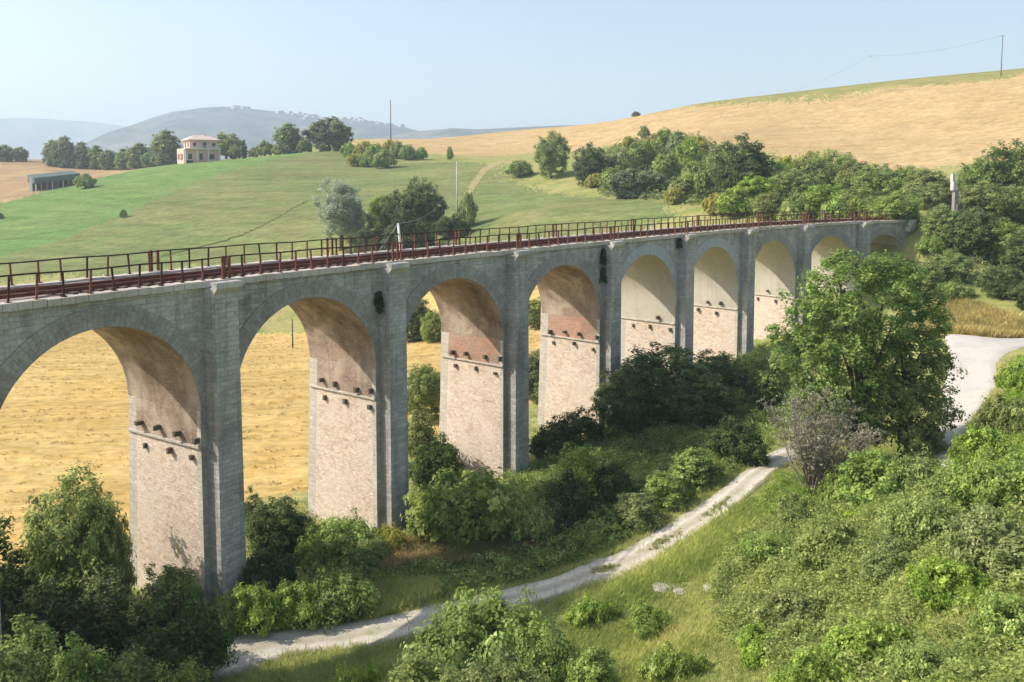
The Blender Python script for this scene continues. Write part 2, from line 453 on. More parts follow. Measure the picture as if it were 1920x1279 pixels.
def track_gravel():
    """The two wheel tracks are worn paler than the crown between them and the verges."""
    m = M['gravel']; n = m.node_tree
    b = [x for x in n.nodes if x.type == 'BSDF_PRINCIPLED'][0]
    src = b.inputs['Base Color'].links[0].from_socket
    uv = N(n, 'ShaderNodeUVMap').outputs[0]
    ob = N(n, 'ShaderNodeTexCoord').outputs['Object']
    t = N(n, 'ShaderNodeSeparateXYZ', {'Vector': uv}).outputs[0]
    t = math_(n, 'ADD', t, math_(n, 'MULTIPLY', math_(n, 'SUBTRACT', noise(n, ob, 0.7, 4), 0.5), 0.16))
    w_ = ramp(n, t, [(0.02, (0.50, 0.50, 0.42)), (0.16, (0.98, 0.98, 0.97)), (0.28, (1.1, 1.1, 1.1)), (0.40, (0.85, 0.85, 0.80)), (0.55, (0.74, 0.74, 0.66)), (0.68, (1.05, 1.05, 1.05)), (0.84, (1.0, 1.0, 1.0)), (0.98, (0.52, 0.52, 0.43))])
    n.links.new(mixc(n, 1.0, src, w_, 'MULTIPLY'), b.inputs['Base Color'])
track_gravel()
M['road'] = land('road', ((0.49, 0.455, 0.41), (0.52, 0.485, 0.43), (0.45, 0.415, 0.37)), 0.08, 0.5, 5.0, bump=0.02, fstr=0.2)
M['verge'] = land('verge', ((0.22, 0.24, 0.07), (0.34, 0.29, 0.11), (0.13, 0.19, 0.045)), 0.07, 0.5, 3.0, bump=0.2)
M['wheat'] = land('wheat', ((0.51, 0.355, 0.125), (0.55, 0.405, 0.165), (0.47, 0.315, 0.10)), 0.03, 0.22, 1.1, rows=(R(12), 2.2, 0.22, (0.58, 0.45, 0.23)), spots=(0.09, 0.64, (0.36, 0.27, 0.09), 0.6), bump=0.06, fstr=0.6, streaks=((R(-8), 0.06, 0.22, 0.3), (R(14), 0.25, 1.3, 0.35), (R(5), 0.8, 4.0, 0.35)))
M['hill_wheat'] = land('hill_wheat', ((0.44, 0.31, 0.15), (0.48, 0.35, 0.18), (0.41, 0.285, 0.13)), 0.015, 0.11, 0.7, rows=(R(-25), 7.0, 0.12, (0.53, 0.39, 0.21)), spots=(0.05, 0.62, (0.36, 0.28, 0.11), 0.55), bump=0.06, fstr=0.5, streaks=((R(-20), 0.03, 0.1, 0.3), (R(-14), 0.15, 0.5, 0.35), (R(10), 0.6, 1.4, 0.3)))
M['crop'] = land('crop', ((0.13, 0.225, 0.07), (0.16, 0.24, 0.075), (0.175, 0.24, 0.085)), 0.02, 0.06, 0.8, rows=(R(23), 9.0, 0.15, (0.18, 0.225, 0.09)), bump=0.1, streaks=((R(-67), 0.012, 0.10, 0.45), (R(-67), 0.05, 0.7, 0.4), (0.0, 0.5, 0.5, 0.25)))
M['meadow'] = land('meadow', ((0.175, 0.205, 0.08), (0.21, 0.21, 0.088), (0.15, 0.205, 0.07)), 0.025, 0.09, 0.9, rows=(R(26), 11.0, 0.15, (0.245, 0.22, 0.105)), spots=(0.045, 0.63, (0.33, 0.28, 0.12), 0.7), bump=0.1, streaks=((R(-64), 0.012, 0.09, 0.5), (R(-60), 0.06, 0.6, 0.4), (0.0, 0.4, 0.4, 0.3)))
M['stubble'] = land('stubble', ((0.36, 0.25, 0.14), (0.44, 0.31, 0.165), (0.28, 0.20, 0.115)), 0.02, 0.08, 0.9, bump=0.15)
M['scrub_land'] = land('scrub_land', ((0.27, 0.285, 0.095), (0.35, 0.32, 0.13), (0.20, 0.245, 0.07)), 0.035, 0.14, 0.9, spots=(0.06, 0.6, (0.42, 0.33, 0.16), 0.7), bump=0.2)
M['crest'] = land('crest', ((0.24, 0.24, 0.085), (0.33, 0.28, 0.11), (0.20, 0.21, 0.07)), 0.03, 0.1, 0.9, bump=0.2)
M['ditch'] = land('ditch', ((0.07, 0.08, 0.03), (0.10, 0.10, 0.04), (0.05, 0.06, 0.02)), 0.1, 0.4, 2.0)
M['dry'] = land('dry', ((0.50, 0.38, 0.17), (0.56, 0.43, 0.21), (0.38, 0.30, 0.12)), 0.1, 0.6, 4.0, bump=0.2)
M['far_hill'] = land('far_hill', ((0.07, 0.09, 0.10), (0.20, 0.19, 0.165), (0.04, 0.06, 0.075)), 0.003, 0.012, 0.04, bump=2.0)
M['bark'] = plain('bark', (0.12, 0.09, 0.065), 0.95, 0.5, 3)
M['grey_twig'] = plain('grey_twig', (0.30, 0.255, 0.215), 0.95, 0.35, 2)
M['leaf_green'] = foliage('leaf_green', (0.12, 0.18, 0.045), (0.54, 0.64, 0.2), (0.68, 0.72, 0.3))
M['leaf_bright'] = foliage('leaf_bright', (0.135, 0.2, 0.04), (0.54, 0.63, 0.165), (0.68, 0.72, 0.27))
M['leaf_bramble'] = foliage('leaf_bramble', (0.14, 0.21, 0.04), (0.54, 0.65, 0.15), (0.68, 0.72, 0.25))
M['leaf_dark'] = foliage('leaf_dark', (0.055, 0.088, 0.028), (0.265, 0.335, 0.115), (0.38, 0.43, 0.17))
M['leaf_shaded'] = foliage('leaf_shaded', (0.04, 0.065, 0.02), (0.18, 0.24, 0.075), (0.29, 0.34, 0.12))  # darker copy of the dark leaf, the viaduct's shade put into its colour
M['leaf_silver'] = foliage('leaf_silver', (0.22, 0.27, 0.17), (0.58, 0.64, 0.47), (0.7, 0.74, 0.58))
M['leaf_yellow'] = foliage('leaf_yellow', (0.24, 0.24, 0.05), (0.6, 0.56, 0.14), (0.7, 0.62, 0.18))
M['leaf_dry'] = foliage('leaf_dry', (0.2, 0.15, 0.09), (0.42, 0.33, 0.2), (0.55, 0.45, 0.27))
M['leaf_mid'] = foliage('leaf_mid', (0.1, 0.155, 0.045), (0.43, 0.52, 0.17), (0.58, 0.63, 0.26))
M['straw'] = foliage('straw', (.48,.34,.12), (.66,.49,.21), (.74,.59,.30), 0.15, 0.9)
M['leaf_greygreen'] = foliage('leaf_greygreen', (.20,.19,.12), (.46,.44,.30), (.55,.52,.38), 0.25)
M['leaf_far'] = foliage('leaf_far', (0.13, 0.17, 0.085), (0.42, 0.48, 0.22), (0.54, 0.57, 0.29))
M['grass'] = foliage('grass', (.23,.30,.07), (.66,.68,.21), (.80,.68,.36), 0.4, 0.8)
M['grass2'] = foliage('grass2', (.2,.2,.06), (.62,.48,.2), (.8,.64,.34), 0.35, 0.8)
M['pole_wood'] = plain('pole_wood', (0.16, 0.125, 0.10), 0.9, 0.3)
M['pole_pale'] = plain('pole_pale', (0.62, 0.60, 0.55), 0.8, 0.2)
M['white_paint'] = plain('white_paint', (0.80, 0.79, 0.75), 0.6, 0.12)
M['grey_paint'] = plain('grey_paint', (0.30, 0.27, 0.26), 0.7, 0.3)
M['wire'] = plain('wire', (0.22, 0.23, 0.24), 0.6, 0.2)
M['house_wall'] = plaster('house_wall', (0.74, 0.50, 0.42), (0.68, 0.46, 0.38), 0.1)
M['house_trim'] = plain('house_trim', (0.72, 0.66, 0.60), 0.8, 0.1)
M['house_roof'] = plain('house_roof', (0.62, 0.48, 0.41), 0.9, 0.2, 1.0)
M['house_brick'] = plain('house_brick', (0.50, 0.24, 0.16), 0.9, 0.25)
M['glass'] = plain('glass', (0.03, 0.035, 0.04), 0.15, 0.2)
M['town'] = plain('town', (0.46, 0.43, 0.40), 0.9, 0.15, 0.01)
M['shed_roof'] = plain('shed_roof', (0.13, 0.17, 0.15), 0.8, 0.3)
M['chalk'] = plain('chalk', (0.46, 0.42, 0.36), 0.95, 0.3, 2)
M['track_dirt'] = land('track_dirt', ((0.33, 0.285, 0.14), (0.37, 0.32, 0.165), (0.27, 0.25, 0.11)), 0.1, 0.5, 3.0)
M['post_white'] = plain('post_white', (0.60, 0.60, 0.57), 0.7, 0.35, 1.5)
M['moss'] = plain('moss', (0.04, 0.045, 0.02), 1.0, 0.4)

# ------------------------------------------------------------------ ground, cut into fields along their boundaries
def in_poly(x, y, poly):
    poly = np.asarray(poly)[:, :2]
    ins = np.zeros(len(x), bool)
    j = len(poly) - 1
    for i in range(len(poly)):
        xi, yi = poly[i]; xj, yj = poly[j]
        c = ((yi > y) != (yj > y)) & (x < (xj - xi) * (y - yi) / (yj - yi + 1e-12) + xi)
        ins ^= c
        j = i
    return ins
def A(l):
    return [at(*q)[:2] for q in l]
ZONES = [
    ('wheat_field', 'wheat', [(-230, 40), (-70, 20), (-40, 36), (-31, 50), (-20, 61), (-11, 71), (-4, 82), (4, 94), (11, 108), (13, 126), (6, 146), (-20, 162), (-60, 168), (-230, 176)]),
    ('green_field', 'crop', A([(-300, 500, 225), (0, 478, 228), (100, 458, 240), (160, 449, 247), (290, 404, 280), (410, 364, 313), (515, 336, 338), (620, 303, 358), (660, 289, 364), (590, 286, 372), (500, 293, 386), (440, 297, 400), (335, 309, 384), (180, 338, 356), (0, 386, 310), (-300, 430, 290)])),
    ('stubble_field', 'stubble', A([(-300, 430, 290), (0, 386, 310), (180, 338, 356), (300, 315, 380), (250, 318, 440), (150, 305, 490), (0, 292, 520), (-300, 300, 500)])),
    ('ditch', 'ditch', A([(300, 466, 212), (400, 451, 216), (450, 442, 219), (490, 432, 226), (525, 418, 235), (548, 404, 245), (575, 391, 254), (577, 393, 252.5), (548, 407, 243.6), (525, 421, 233.6), (490, 435, 224.5), (450, 445, 217.5), (400, 453.5, 214.5), (300, 468, 211)])),
    ('meadow', 'meadow', A([(-300, 500, 225), (0, 478, 228), (100, 458, 240), (160, 440, 250), (285, 394, 285), (400, 355, 318), (500, 330, 342), (600, 303, 360), (640, 291, 366), (700, 302, 334), (850, 305, 318), (930, 318, 282), (990, 338, 252), (1060, 352, 225), (1130, 366, 200), (1230, 378, 180), (1280, 396, 158), (1150, 418, 150), (960, 430, 160), (800, 445, 180), (640, 462, 185), (300, 478, 200), (0, 500, 205), (-300, 520, 205)])),
    ('wheat_ridge', 'hill_wheat', A([(640, 275, 430), (770, 255, 480), (1000, 236, 505), (1150, 226, 500), (1215, 235, 430), (1150, 262, 370), (1125, 280, 334), (1000, 290, 357), (800, 290, 386), (720, 284, 400)])),
    ('hill_crest', 'crest', A([(1180, 215, 470), (1190, 232, 425), (1300, 210, 385), (1420, 197, 352), (1500, 190, 335), (1560, 186, 322), (1640, 174, 318), (1730, 165, 309), (1800, 159, 302), (1850, 158, 297), (2150, 140, 285), (2150, 90, 330), (1700, 130, 380), (1300, 180, 440)])),
    ('wheat_hill', 'hill_wheat', A([(1120, 262, 372), (1190, 234, 425), (1300, 211, 384), (1420, 198, 351), (1500, 191, 334), (1560, 187, 321), (1640, 175, 317), (1730, 166, 308), (1800, 160, 301), (1850, 159, 296), (2150, 141, 284), (2150, 290, 190), (1850, 312, 203), (1700, 319, 212), (1600, 308, 222), (1500, 296, 233), (1400, 274, 252), (1300, 262, 272), (1230, 252, 300), (1140, 268, 350)])),
    ('dirt_track', 'track_dirt', A([(870, 352, 245), (884, 335, 262), (905, 318, 285), (940, 306, 300), (985, 297, 310), (1010, 292, 318), (1010, 296, 312), (985, 301, 304), (944, 311, 292), (912, 323, 277), (894, 338, 258), (882, 354, 243)])),
    ('dry_bank', 'dry', A([(1700, 632, 82), (1790, 545, 96), (1835, 560, 93), (1890, 590, 88), (2000, 612, 85), (2000, 633, 81.5), (1850, 634, 80.5)])),
]
ZDONE = {}
def build_ground():
    az = np.concatenate([np.arange(-180, -60, 6.0), np.arange(-60, -37, 1.0), np.arange(-37, 37, 0.11), np.arange(37, 60, 1.0), np.arange(60, 180.1, 6.0)])
    rr = np.concatenate([[1.0, 3.0, 6.0, 9.0, 12.0, 15.0], np.exp(np.arange(math.log(17), math.log(620), 0.0065)), np.exp(np.linspace(math.log(630), math.log(6600), 30))])
    a, r = np.meshgrid(R(1) * az, rr, indexing='ij')
    X = r * np.sin(a); Y = r * np.cos(a)
    Z = H(X, Y)
    # small bumps of the open ground
    Z = Z + 0.06 * np.sin(X * 1.7 + 2 * np.sin(Y * 0.9)) * np.sin(Y * 1.3 + np.sin(X * 0.6)) * np.clip((r - 14) / 10, 0, 1) * np.clip(1.5 - r / 120, 0, 1)
    na, nr = X.shape
    V = np.stack([X, Y, Z], -1).reshape(-1, 3)
    i = np.arange(na * nr).reshape(na, nr)
    q = np.stack([i[:-1, :-1], i[:-1, 1:], i[1:, 1:], i[1:, :-1]], -1).reshape(-1, 4)[:, ::-1]
    c = V[q].mean(1)
    wob = 1.6 * np.sin(c[:, 0] * 0.21 + c[:, 1] * 0.13) + 0.9 * np.sin(c[:, 0] * 0.57 - c[:, 1] * 0.43) + 0.5 * np.sin(c[:, 0] * 1.9 + c[:, 1] * 1.1)
    fs = np.clip(c[:, 1] / 200, 0.25, 1.3)
    dith = rng.normal(0, 1, (2, len(c))) * np.clip(c[:, 1] / 160, 0.1, 2.0)
    cx = c[:, 0] + wob * fs * 0.9 + dith[0]; cy = c[:, 1] + wob * fs * 1.2 + dith[1]
    zone = np.zeros(len(q), int)
    ok = (c[:, 1] > 15) & (np.hypot(c[:, 0], c[:, 1]) < 640)
    for k, (nm, mt, poly) in enumerate(ZONES):
        inside = np.zeros(len(q), bool)
        inside[ok] = in_poly(cx[ok], cy[ok], poly)
        if nm in ('ditch', 'dry_bank', 'dirt_track'):
            inside[ok] = in_poly(c[ok, 0], c[ok, 1], poly)
            zone[inside] = k + 1
        else:
            zone[inside & (zone == 0)] = k + 1
    # the green rim along the crest of the right hand hill
    names = [('ground', 'scrub_land')] + [(z[0], z[1]) for z in ZONES]
    for k, (nm, mt) in enumerate(names):
        f = q[zone == k]
        if not len(f): continue
        u, inv = np.unique(f, return_inverse=True)
        o = link(nm, mesh(nm, V[u], inv.reshape(-1, 4), M[mt], smooth=True))
        tag(o, kind='structure')
build_ground()

# ------------------------------------------------------------------ gravel path and road, laid over the ground
def ribbon(name, mat, left, right, lift=0.05, nacross=24, sub=14, kind='structure', rag=0.25):
    left = np.asarray(left); right = np.asarray(right)
    def smooth(P):
        P = np.asarray(P, float); out = []
        for i in range(len(P) - 1):
            p0, p1, p2, p3 = P[max(i-1, 0)], P[i], P[i+1], P[min(i+2, len(P)-1)]
            for j in range(sub):
                t = j / sub
                out.append(0.5 * (2*p1 + (p2-p0)*t + (2*p0-5*p1+4*p2-p3)*t*t + (3*p1-p0-3*p2+p3)*t**3))
        out.append(P[-1])
        return np.array(out)
    l, r = smooth(left), smooth(right)
    n = len(l)
    g = rng.normal(0, rag, (n, 2))
    g = (g + np.roll(g, 1, 0) + np.roll(g, -1, 0)) / 3
    d = r - l
    d /= np.linalg.norm(d, axis=1)[:, None]
    l = l + d * g[:, :1]; r = r + d * g[:, 1:]
    t = np.linspace(0, 1, nacross + 1)[None, :, None]
    P = l[:, None] * (1 - t) + r[:, None] * t
    X, Y = P[..., 0], P[..., 1]
    tt = np.broadcast_to(t[..., 0], X.shape)
    Z = H(X, Y) + lift + 0.06 - 0.12 * np.clip(np.abs(tt - 0.5) * 2 - 0.8, 0, 1) * 5
    Z = Z - 0.045 * np.exp(-((tt - 0.26) / 0.1) ** 2) - 0.045 * np.exp(-((tt - 0.74) / 0.1) ** 2) if name == 'gravel_path' else Z
    yy = np.broadcast_to(np.arange(n)[:, None] * 0.4, X.shape)
    o = MB().grid(np.stack([X, Y, Z], -1), np.stack([tt, yy], -1)).build(name, mat, smooth=True)
    return tag(o, kind=kind)
def HP(px, py, far=520):
    return hit(px, py, far)[:2]
PL = [(330, 1262), (400, 1212), (450, 1188), (620, 1171), (790, 1140), (1000, 1092), (1110, 1052), (1167, 1031), (1260, 976), (1333, 930), (1395, 884), (1450, 845), (1530, 815), (1620, 780)]
PR = [(300, 1330), (430, 1275), (560, 1228), (720, 1212), (860, 1180), (1010, 1133), (1110, 1100), (1180, 1079), (1268, 1030), (1350, 978), (1425, 912), (1480, 872), (1560, 838), (1650, 800)]
ribbon('gravel_path', M['gravel'], [HP(*q) for q in PL], [HP(*q) for q in PR], rag=0.13)
# grass grown strip between the wheel tracks
def at_path(t):
    k = t * (len(PL) - 1); i = min(int(k), len(PL) - 2); f = k - i
    a = np.array(PL[i]) * (1-f) + np.array(PL[i+1]) * f; b = np.array(PR[i]) * (1-f) + np.array(PR[i+1]) * f
    return a, b
RL = [(1735, 925), (1752, 850), (1760, 790), (1768, 740), (1774, 690), (1778, 655), (1775, 628), (1850, 633), (1930, 634), (2050, 634)]
RR = [(1800, 935), (1795, 850), (1815, 795), (1852, 750), (1868, 720), (1868, 700), (1872, 682), (1890, 662), (1960, 646), (2060, 640)]
ribbon('road', M['road'], [HP(*q) for q in RL], [HP(*q) for q in RR], rag=0.08, lift=0.06)

# ------------------------------------------------------------------ the viaduct
VI = empty('viaduct', bp(0.0, -DW/2, float(H(*bp(0.0, -DW/2, 0)[:2])[0])))
tag(VI, 'long curving stone railway viaduct with tall round arches crossing the valley', 'viaduct')
for _k in PS: PS[_k] -= 0.23 if _k < 9 else 0
bpy.context.view_layer.update()
VINV = VI.matrix_world.inverted()
def vi(o):
    """Keeps a part built in world coordinates where it is under the viaduct."""
    o.parent = VI
    o.matrix_parent_inverse = VINV
    return o
PW = 2.17
SPR = 6.6
def spring(k):
    return dz(PS[k]) - (SPR if k < 8 else 4.6)
for k in range(-3, 8):
    ps = PS[k]
    zs = spring(k)
    zb = float(np.min(H(*bp(np.array([ps - 1.5, ps + 1.5]), np.array([0.0, -DW]), 0).T[:2]))) - 1.5
    zsc = dz(ps) - 8.5
    def P3(sg, q, z, out=0.0):
        t = (zs - z) / 12.0
        hw = PW / 2 + 0.09 * max(t, 0)
        off = (0.05 * t) * (1 - q) + (-DW - 0.5 * t) * q
        return bp(ps + sg * (hw + out), off, z)
    V = []; Fq = []; U = []; MI = []
    def quad(pts, uv, mi):
        i = len(V); V.extend(pts); U.extend(uv); Fq.append([i, i+1, i+2, i+3]); MI.append(mi)
    mats = [M['grey_stone'], M['cream_stone'], M['quoin'], None, None]
    for sg, span in ((-1, k - 1), (1, k)):
        up = 'plaster' if span >= 3 else ('red_brick' if span in (1, 2) else 'brown_brick')
        mi_up = 3 if sg < 0 else 4
        mats[mi_up] = M[up]
        zl = [zb, zsc, zs] if zb < zsc else [zb, zs]
        for z0, z1 in zip(zl[:-1], zl[1:]):
            low = z1 <= zsc + 0.01 and zb < zsc
            for q0, q1, mm in ((0, 0.05, 2), (0.05, 0.885, 1 if low else mi_up), (0.885, 1, 2)):
                if not low and mm == 2 and span >= 3: mm = mi_up
                pts = [P3(sg, q0, z0), P3(sg, q1, z0), P3(sg, q1, z1), P3(sg, q0, z1)]
                uv = [(q0*DW, z0), (q1*DW, z0), (q1*DW, z1), (q0*DW, z1)]
                if sg > 0: pts, uv = pts[::-1], uv[::-1]
                quad(pts, uv, mm)
    for q, rev in ((0, False), (1, True)):
        pts = [P3(-1, q, zb), P3(-1, q, zs), P3(1, q, zs), P3(1, q, zb)]
        uv = [(ps - PW/2, zb), (ps - PW/2, zs), (ps + PW/2, zs), (ps + PW/2, zb)]
        if not rev: pts, uv = pts[::-1], uv[::-1]
        quad(pts, uv, 0)
    pier = vi(link('pier', mesh('pier', V, np.array(Fq), mats, uv=U, midx=MI)))
    # pilaster up the front and the back of the pier
    for side in (0, 1):
        zt = dz(ps) - 0.34
        hb, ht = 0.80, 0.73
        tb = (zs - zb) / 12
        if side == 0: o_in, o_b, o_t = -0.1, 0.91 + 0.03 * tb, 0.91
        else: o_in, o_b, o_t = -DW + 0.1, -DW - 0.22 - 0.5 * tb, -DW - 0.22
        def pp(sg, o, z, h): return bp(ps + sg * h, o, z)
        P8 = [pp(-1, o_in, zb, hb), pp(1, o_in, zb, hb), pp(1, o_b, zb, hb), pp(-1, o_b, zb, hb),
              pp(-1, o_in, zt, ht), pp(1, o_in, zt, ht), pp(1, o_t, zt, ht), pp(-1, o_t, zt, ht)]
        if side == 0: P8 = [P8[j] for j in (3, 2, 1, 0, 7, 6, 5, 4)]
        m = MB().hexa(P8)
        pil = m.build('pilaster', M['grey_stone'] if side == 0 else M['quoin'])
        pil.parent = pier
        # bracket stone under the coping at the head of the pilaster
        z1 = dz(ps) - 0.02
        prof = [(o_t, z1 - 0.62), (o_t + (0.30 if side == 0 else -0.30), z1 - 0.30), (o_t + (0.30 if side == 0 else -0.30), z1), (o_t - (0.2 if side == 0 else -0.2), z1)]
        V2 = [bp(ps - 0.80, o, z) for o, z in prof] + [bp(ps + 0.80, o, z) for o, z in prof]
        b = link('bracket_stone', mesh('bracket_stone', V2, [np.array([[0, 1, 2, 3], [7, 6, 5, 4], [0, 4, 5, 1], [1, 5, 6, 2], [2, 6, 7, 3], [3, 7, 4, 0]])], M['corbel']))
        b.parent = pier
    # string course and the stones left standing out of the masonry
    if zb < zsc:
        for sg in (-1, 1):
            m = MB()
            z0, z1 = zsc - 0.05, zsc + 0.08
            c8 = []
            for z in (z0, z1):
                c8 += [P3(sg, 0.004, z, 0.002), P3(sg, 0.996, z, 0.002), P3(sg, 0.996, z, 0.11), P3(sg, 0.004, z, 0.11)]
            if sg > 0: c8 = [c8[j] for j in (3, 2, 1, 0, 7, 6, 5, 4)]
            m.hexa(c8)
            sc_ = m.build('string_course', M['quoin'])
            sc_.parent = pier
            for row, qs, mat in ((0.5, (0.05, 0.28, 0.56, 0.80) if k < 4 else (0.31, 0.58), M['dark_stone']), (-0.55, (0.11, 0.42, 0.76), M['dark_stone'])):
                for q in qs:
                    if rng.random() < 0.10: continue
                    q = q + rng.normal(0, 0.02)
                    z = zsc + row + rng.normal(0, 0.05)
                    e = 0.02
                    wz, wq, pr = 0.15 * (0.7 + 0.5 * rng.random()), 0.022 * (0.7 + 0.6 * rng.random()), (0.34 if row > 0 else 0.24) * (0.55 + 0.6 * rng.random())
                    c8 = []
                    for zz, ww in ((z - wz, 0.75), (z + wz, 1.0)):
                        c8 += [P3(sg, q - wq*ww, zz, -e), P3(sg, q + wq*ww, zz, -e), P3(sg, q + wq*ww*0.7, zz, pr), P3(sg, q - wq*ww*0.7, zz, pr)]
                    if sg > 0: c8 = [c8[j] for j in (3, 2, 1, 0, 7, 6, 5, 4)]
                    st = MB().hexa(c8).build('putlog_stone', mat)
                    st.parent = pier
def rise(k):
    return 5.0 if k < 7 else 3.1
for k in range(-3, 8):
    s0, s1 = PS[k], PS[k + 1]
    half = (s1 - s0) / 2 - PW / 2 if k < 7 else (s1 - s0 - PW / 2 - 1.2) / 2
    sm = (s0 + s1) / 2 if k < 7 else s0 + PW / 2 + half
    zs = spring(k) + (dz(sm) - dz(s0)) * 0.5
    zsf = (lambda s: dz(s) - SPR) if k < 7 else (lambda s: dz(s) - 4.9)
    RT = 0.95
    an = np.linspace(0, math.pi, 49)
    ca, sa = np.cos(an), np.sin(an)
    rs = rise(k) / half
    white = k >= 3
    # vault
    offs = np.linspace(0.0, -DW, 9)
    P = np.stack([bp(sm - half * ca, o, zsf(sm - half * ca) + half * rs * sa) for o in offs], 1)
    uvg = np.stack([np.stack([np.full(49, -o), an * half], -1) for o in offs], 1)
    vi(MB().grid(P[::-1], uvg[::-1]).build('arch_vault', M['plaster'] if white else M['brown_brick'], smooth=True))
    # ring of voussoirs on both faces
    for f_off, sg in ((0.0, 1), (-DW, -1)):
        Ro, Ri = half + RT, half
        def rp(rad, lift):
            zz = zsf(sm - rad * ca) + (rad * rs if rad == Ri else (Ri * rs + RT)) * sa
            return bp(sm - rad * ca, f_off + sg * lift, zz)
        sec = [rp(Ro, -0.02), rp(Ro, 0.06), rp(Ri, 0.06), rp(Ri, 0.0)]
        P = np.stack(sec, 1)
        uvr = np.stack([np.stack([np.full(49, v), an * Ro], -1) for v in (0.0, 0.08, 1.03, 1.1)], 1)
        if sg < 0: P, uvr = P[::-1], uvr[::-1]
        vi(MB().grid(P, uvr).build('arch_ring', M['pale_ring'] if k in (3, 4) else M['ring_stone']))
    # spandrel walls
    ss = np.unique(np.concatenate([np.linspace(s0, s1, 61), [sm - half - RT, sm + half + RT]]))
    xx = np.abs(ss - sm)
    low = np.where(xx < half + RT, zsf(ss) + (half * rs + RT) * np.sqrt(np.clip(1 - (xx / (half + RT)) ** 2, 0, 1)), zsf(ss))
    if k == 7:
        low = np.where((ss > sm + half + RT), zsf(ss) - 6.0, low)
    top = dz(ss) - 0.34
    m = MB()
    for f_off, rev in ((0.0, False), (-DW, True)):
        tv = np.linspace(0, 1, 7)
        P = np.stack([bp(ss, f_off, low * (1 - t) + top * t) for t in tv], 1)
        uvg = np.stack([np.stack([ss, low * (1 - t) + top * t], -1) for t in tv], 1)
        if rev: P, uvg = P[::-1], uvg[::-1]
        m.grid(P, uvg)
    vi(m.build('spandrel_wall', M['grey_stone']))
    # coping along both edges, stone by stone
    for f_off, sg in ((0.0, 1), (-DW, -1)):
        m = MB()
        n = max(6, int((s1 - s0) / 1.25))
        e = np.linspace(s0, s1, n + 1)
        for a, b in zip(e[:-1], e[1:]):
            a += 0.012; b -= 0.012
            j = rng.normal(0, 0.012, 2)
            oo, oi = f_off + sg * (0.20 + j[0]), f_off - sg * 0.55
            zt = 0.0 + j[1]
            c8 = [bp(a, oo, dz(a) - 0.335), bp(b, oo, dz(b) - 0.335), bp(b, oi, dz(b) - 0.335), bp(a, oi, dz(a) - 0.335),
                  bp(a, oo, dz(a) + zt), bp(b, oo, dz(b) + zt), bp(b, oi, dz(b) + zt), bp(a, oi, dz(a) + zt)]
            if sg < 0: c8 = [c8[q] for q in (3, 2, 1, 0, 7, 6, 5, 4)]
            m.hexa(c8)
        vi(m.build('coping', M['coping']))
# abutment at the far end
sA, sB = PS[8] - 1.2, PS[8] + 5.0
c8 = [bp(sA, 0.02, -8), bp(sB, 0.02, -8), bp(sB, -DW - 0.02, -8), bp(sA, -DW - 0.02, -8),
      bp(sA, 0.02, dz(sA) - 0.34), bp(sA + 1.4, 0.02, dz(sB) - 0.34), bp(sA + 1.4, -DW - 0.02, dz(sB) - 0.34), bp(sA, -DW - 0.02, dz(sA) - 0.34)]
vi(MB().hexa(c8).build('abutment', M['grey_stone']))
b8 = [bp(PS[8] - 0.9, 0.03, dz(sA) - 1.5), bp(PS[8] + 0.5, 0.03, dz(sA) - 1.5), bp(PS[8] + 0.2, 0.5, dz(sA) - 1.5), bp(PS[8] - 0.7, 0.5, dz(sA) - 1.5),
      bp(PS[8] - 0.9, 0.03, dz(sA) + 0.03), bp(PS[8] + 0.5, 0.03, dz(sA) + 0.03), bp(PS[8] + 0.4, 0.8, dz(sA) + 0.03), bp(PS[8] - 0.8, 0.8, dz(sA) + 0.03)]
vi(MB().hexa([b8[q] for q in (3, 2, 1, 0, 7, 6, 5, 4)]).build('end_stone', M['corbel']))
# ballast bed
ss = np.arange(PS[-3], PS[8] + 34, 1.0)
oo = np.linspace(-0.5, -DW + 0.5, 14)
P = np.stack([bp(ss, o, dz(ss) - 0.10 + 0.10 * math.exp(-((o + 1.75) / 1.3) ** 2) + rng.normal(0, 0.025, len(ss))) for o in oo], 1)
P[..., 2] += np.maximum(0, (ss - PS[8]) * 0.02)[:, None]
vi(MB().grid(P[::-1]).build('ballast_bed', M['ballast']))

# ------------------------------------------------------------------ railway track and railings
TR = empty('railway_track', bp(0.0, -1.75, dz(0.0)))
tag(TR, 'single rusty railway track with dark sleepers along the viaduct deck', 'railway track')
ss = np.arange(PS[-2], PS[8] + 30, 0.8)
TR_INV = (-TR.location.x, -TR.location.y, -TR.location.z)
def rel(o, root):
    o.parent = root
    o.location = [-c for c in root.location]
    return o
zup = lambda s: dz(s) + np.maximum(0, (s - PS[8]) * 0.02)
for off in (-1.03, -2.47):
    m = MB()
    for (wd, z0, z1) in ((0.14, 0.06, 0.09), (0.03, 0.09, 0.18), (0.075, 0.18, 0.23)):
        sec = [bp(ss, off + wd/2, zup(ss) + z0), bp(ss, off + wd/2, zup(ss) + z1), bp(ss, off - wd/2, zup(ss) + z1), bp(ss, off - wd/2, zup(ss) + z0), bp(ss, off + wd/2, zup(ss) + z0)]
        m.grid(np.stack(sec, 1))
    rel(m.build('rail', M['rust']), TR)
sl = np.arange(-8.0, PS[8] + 20, 0.62)
rest = MB()
for i, s in enumerate(sl):
    c8 = []
    for z in (-0.06, 0.075):
        for a, o in ((-0.12, -0.45), (0.12, -0.45), (0.12, -3.05), (-0.12, -3.05)):
            c8.append(bp(s + a, o, zup(s) + z))
    if i < 98:
        rel(MB().hexa(c8).build('sleeper', M['sleeper']), TR)
    else:
        rest.hexa(c8)
o = rel(rest.build('sleepers', M['sleeper']), TR); tag(o, kind='stuff')

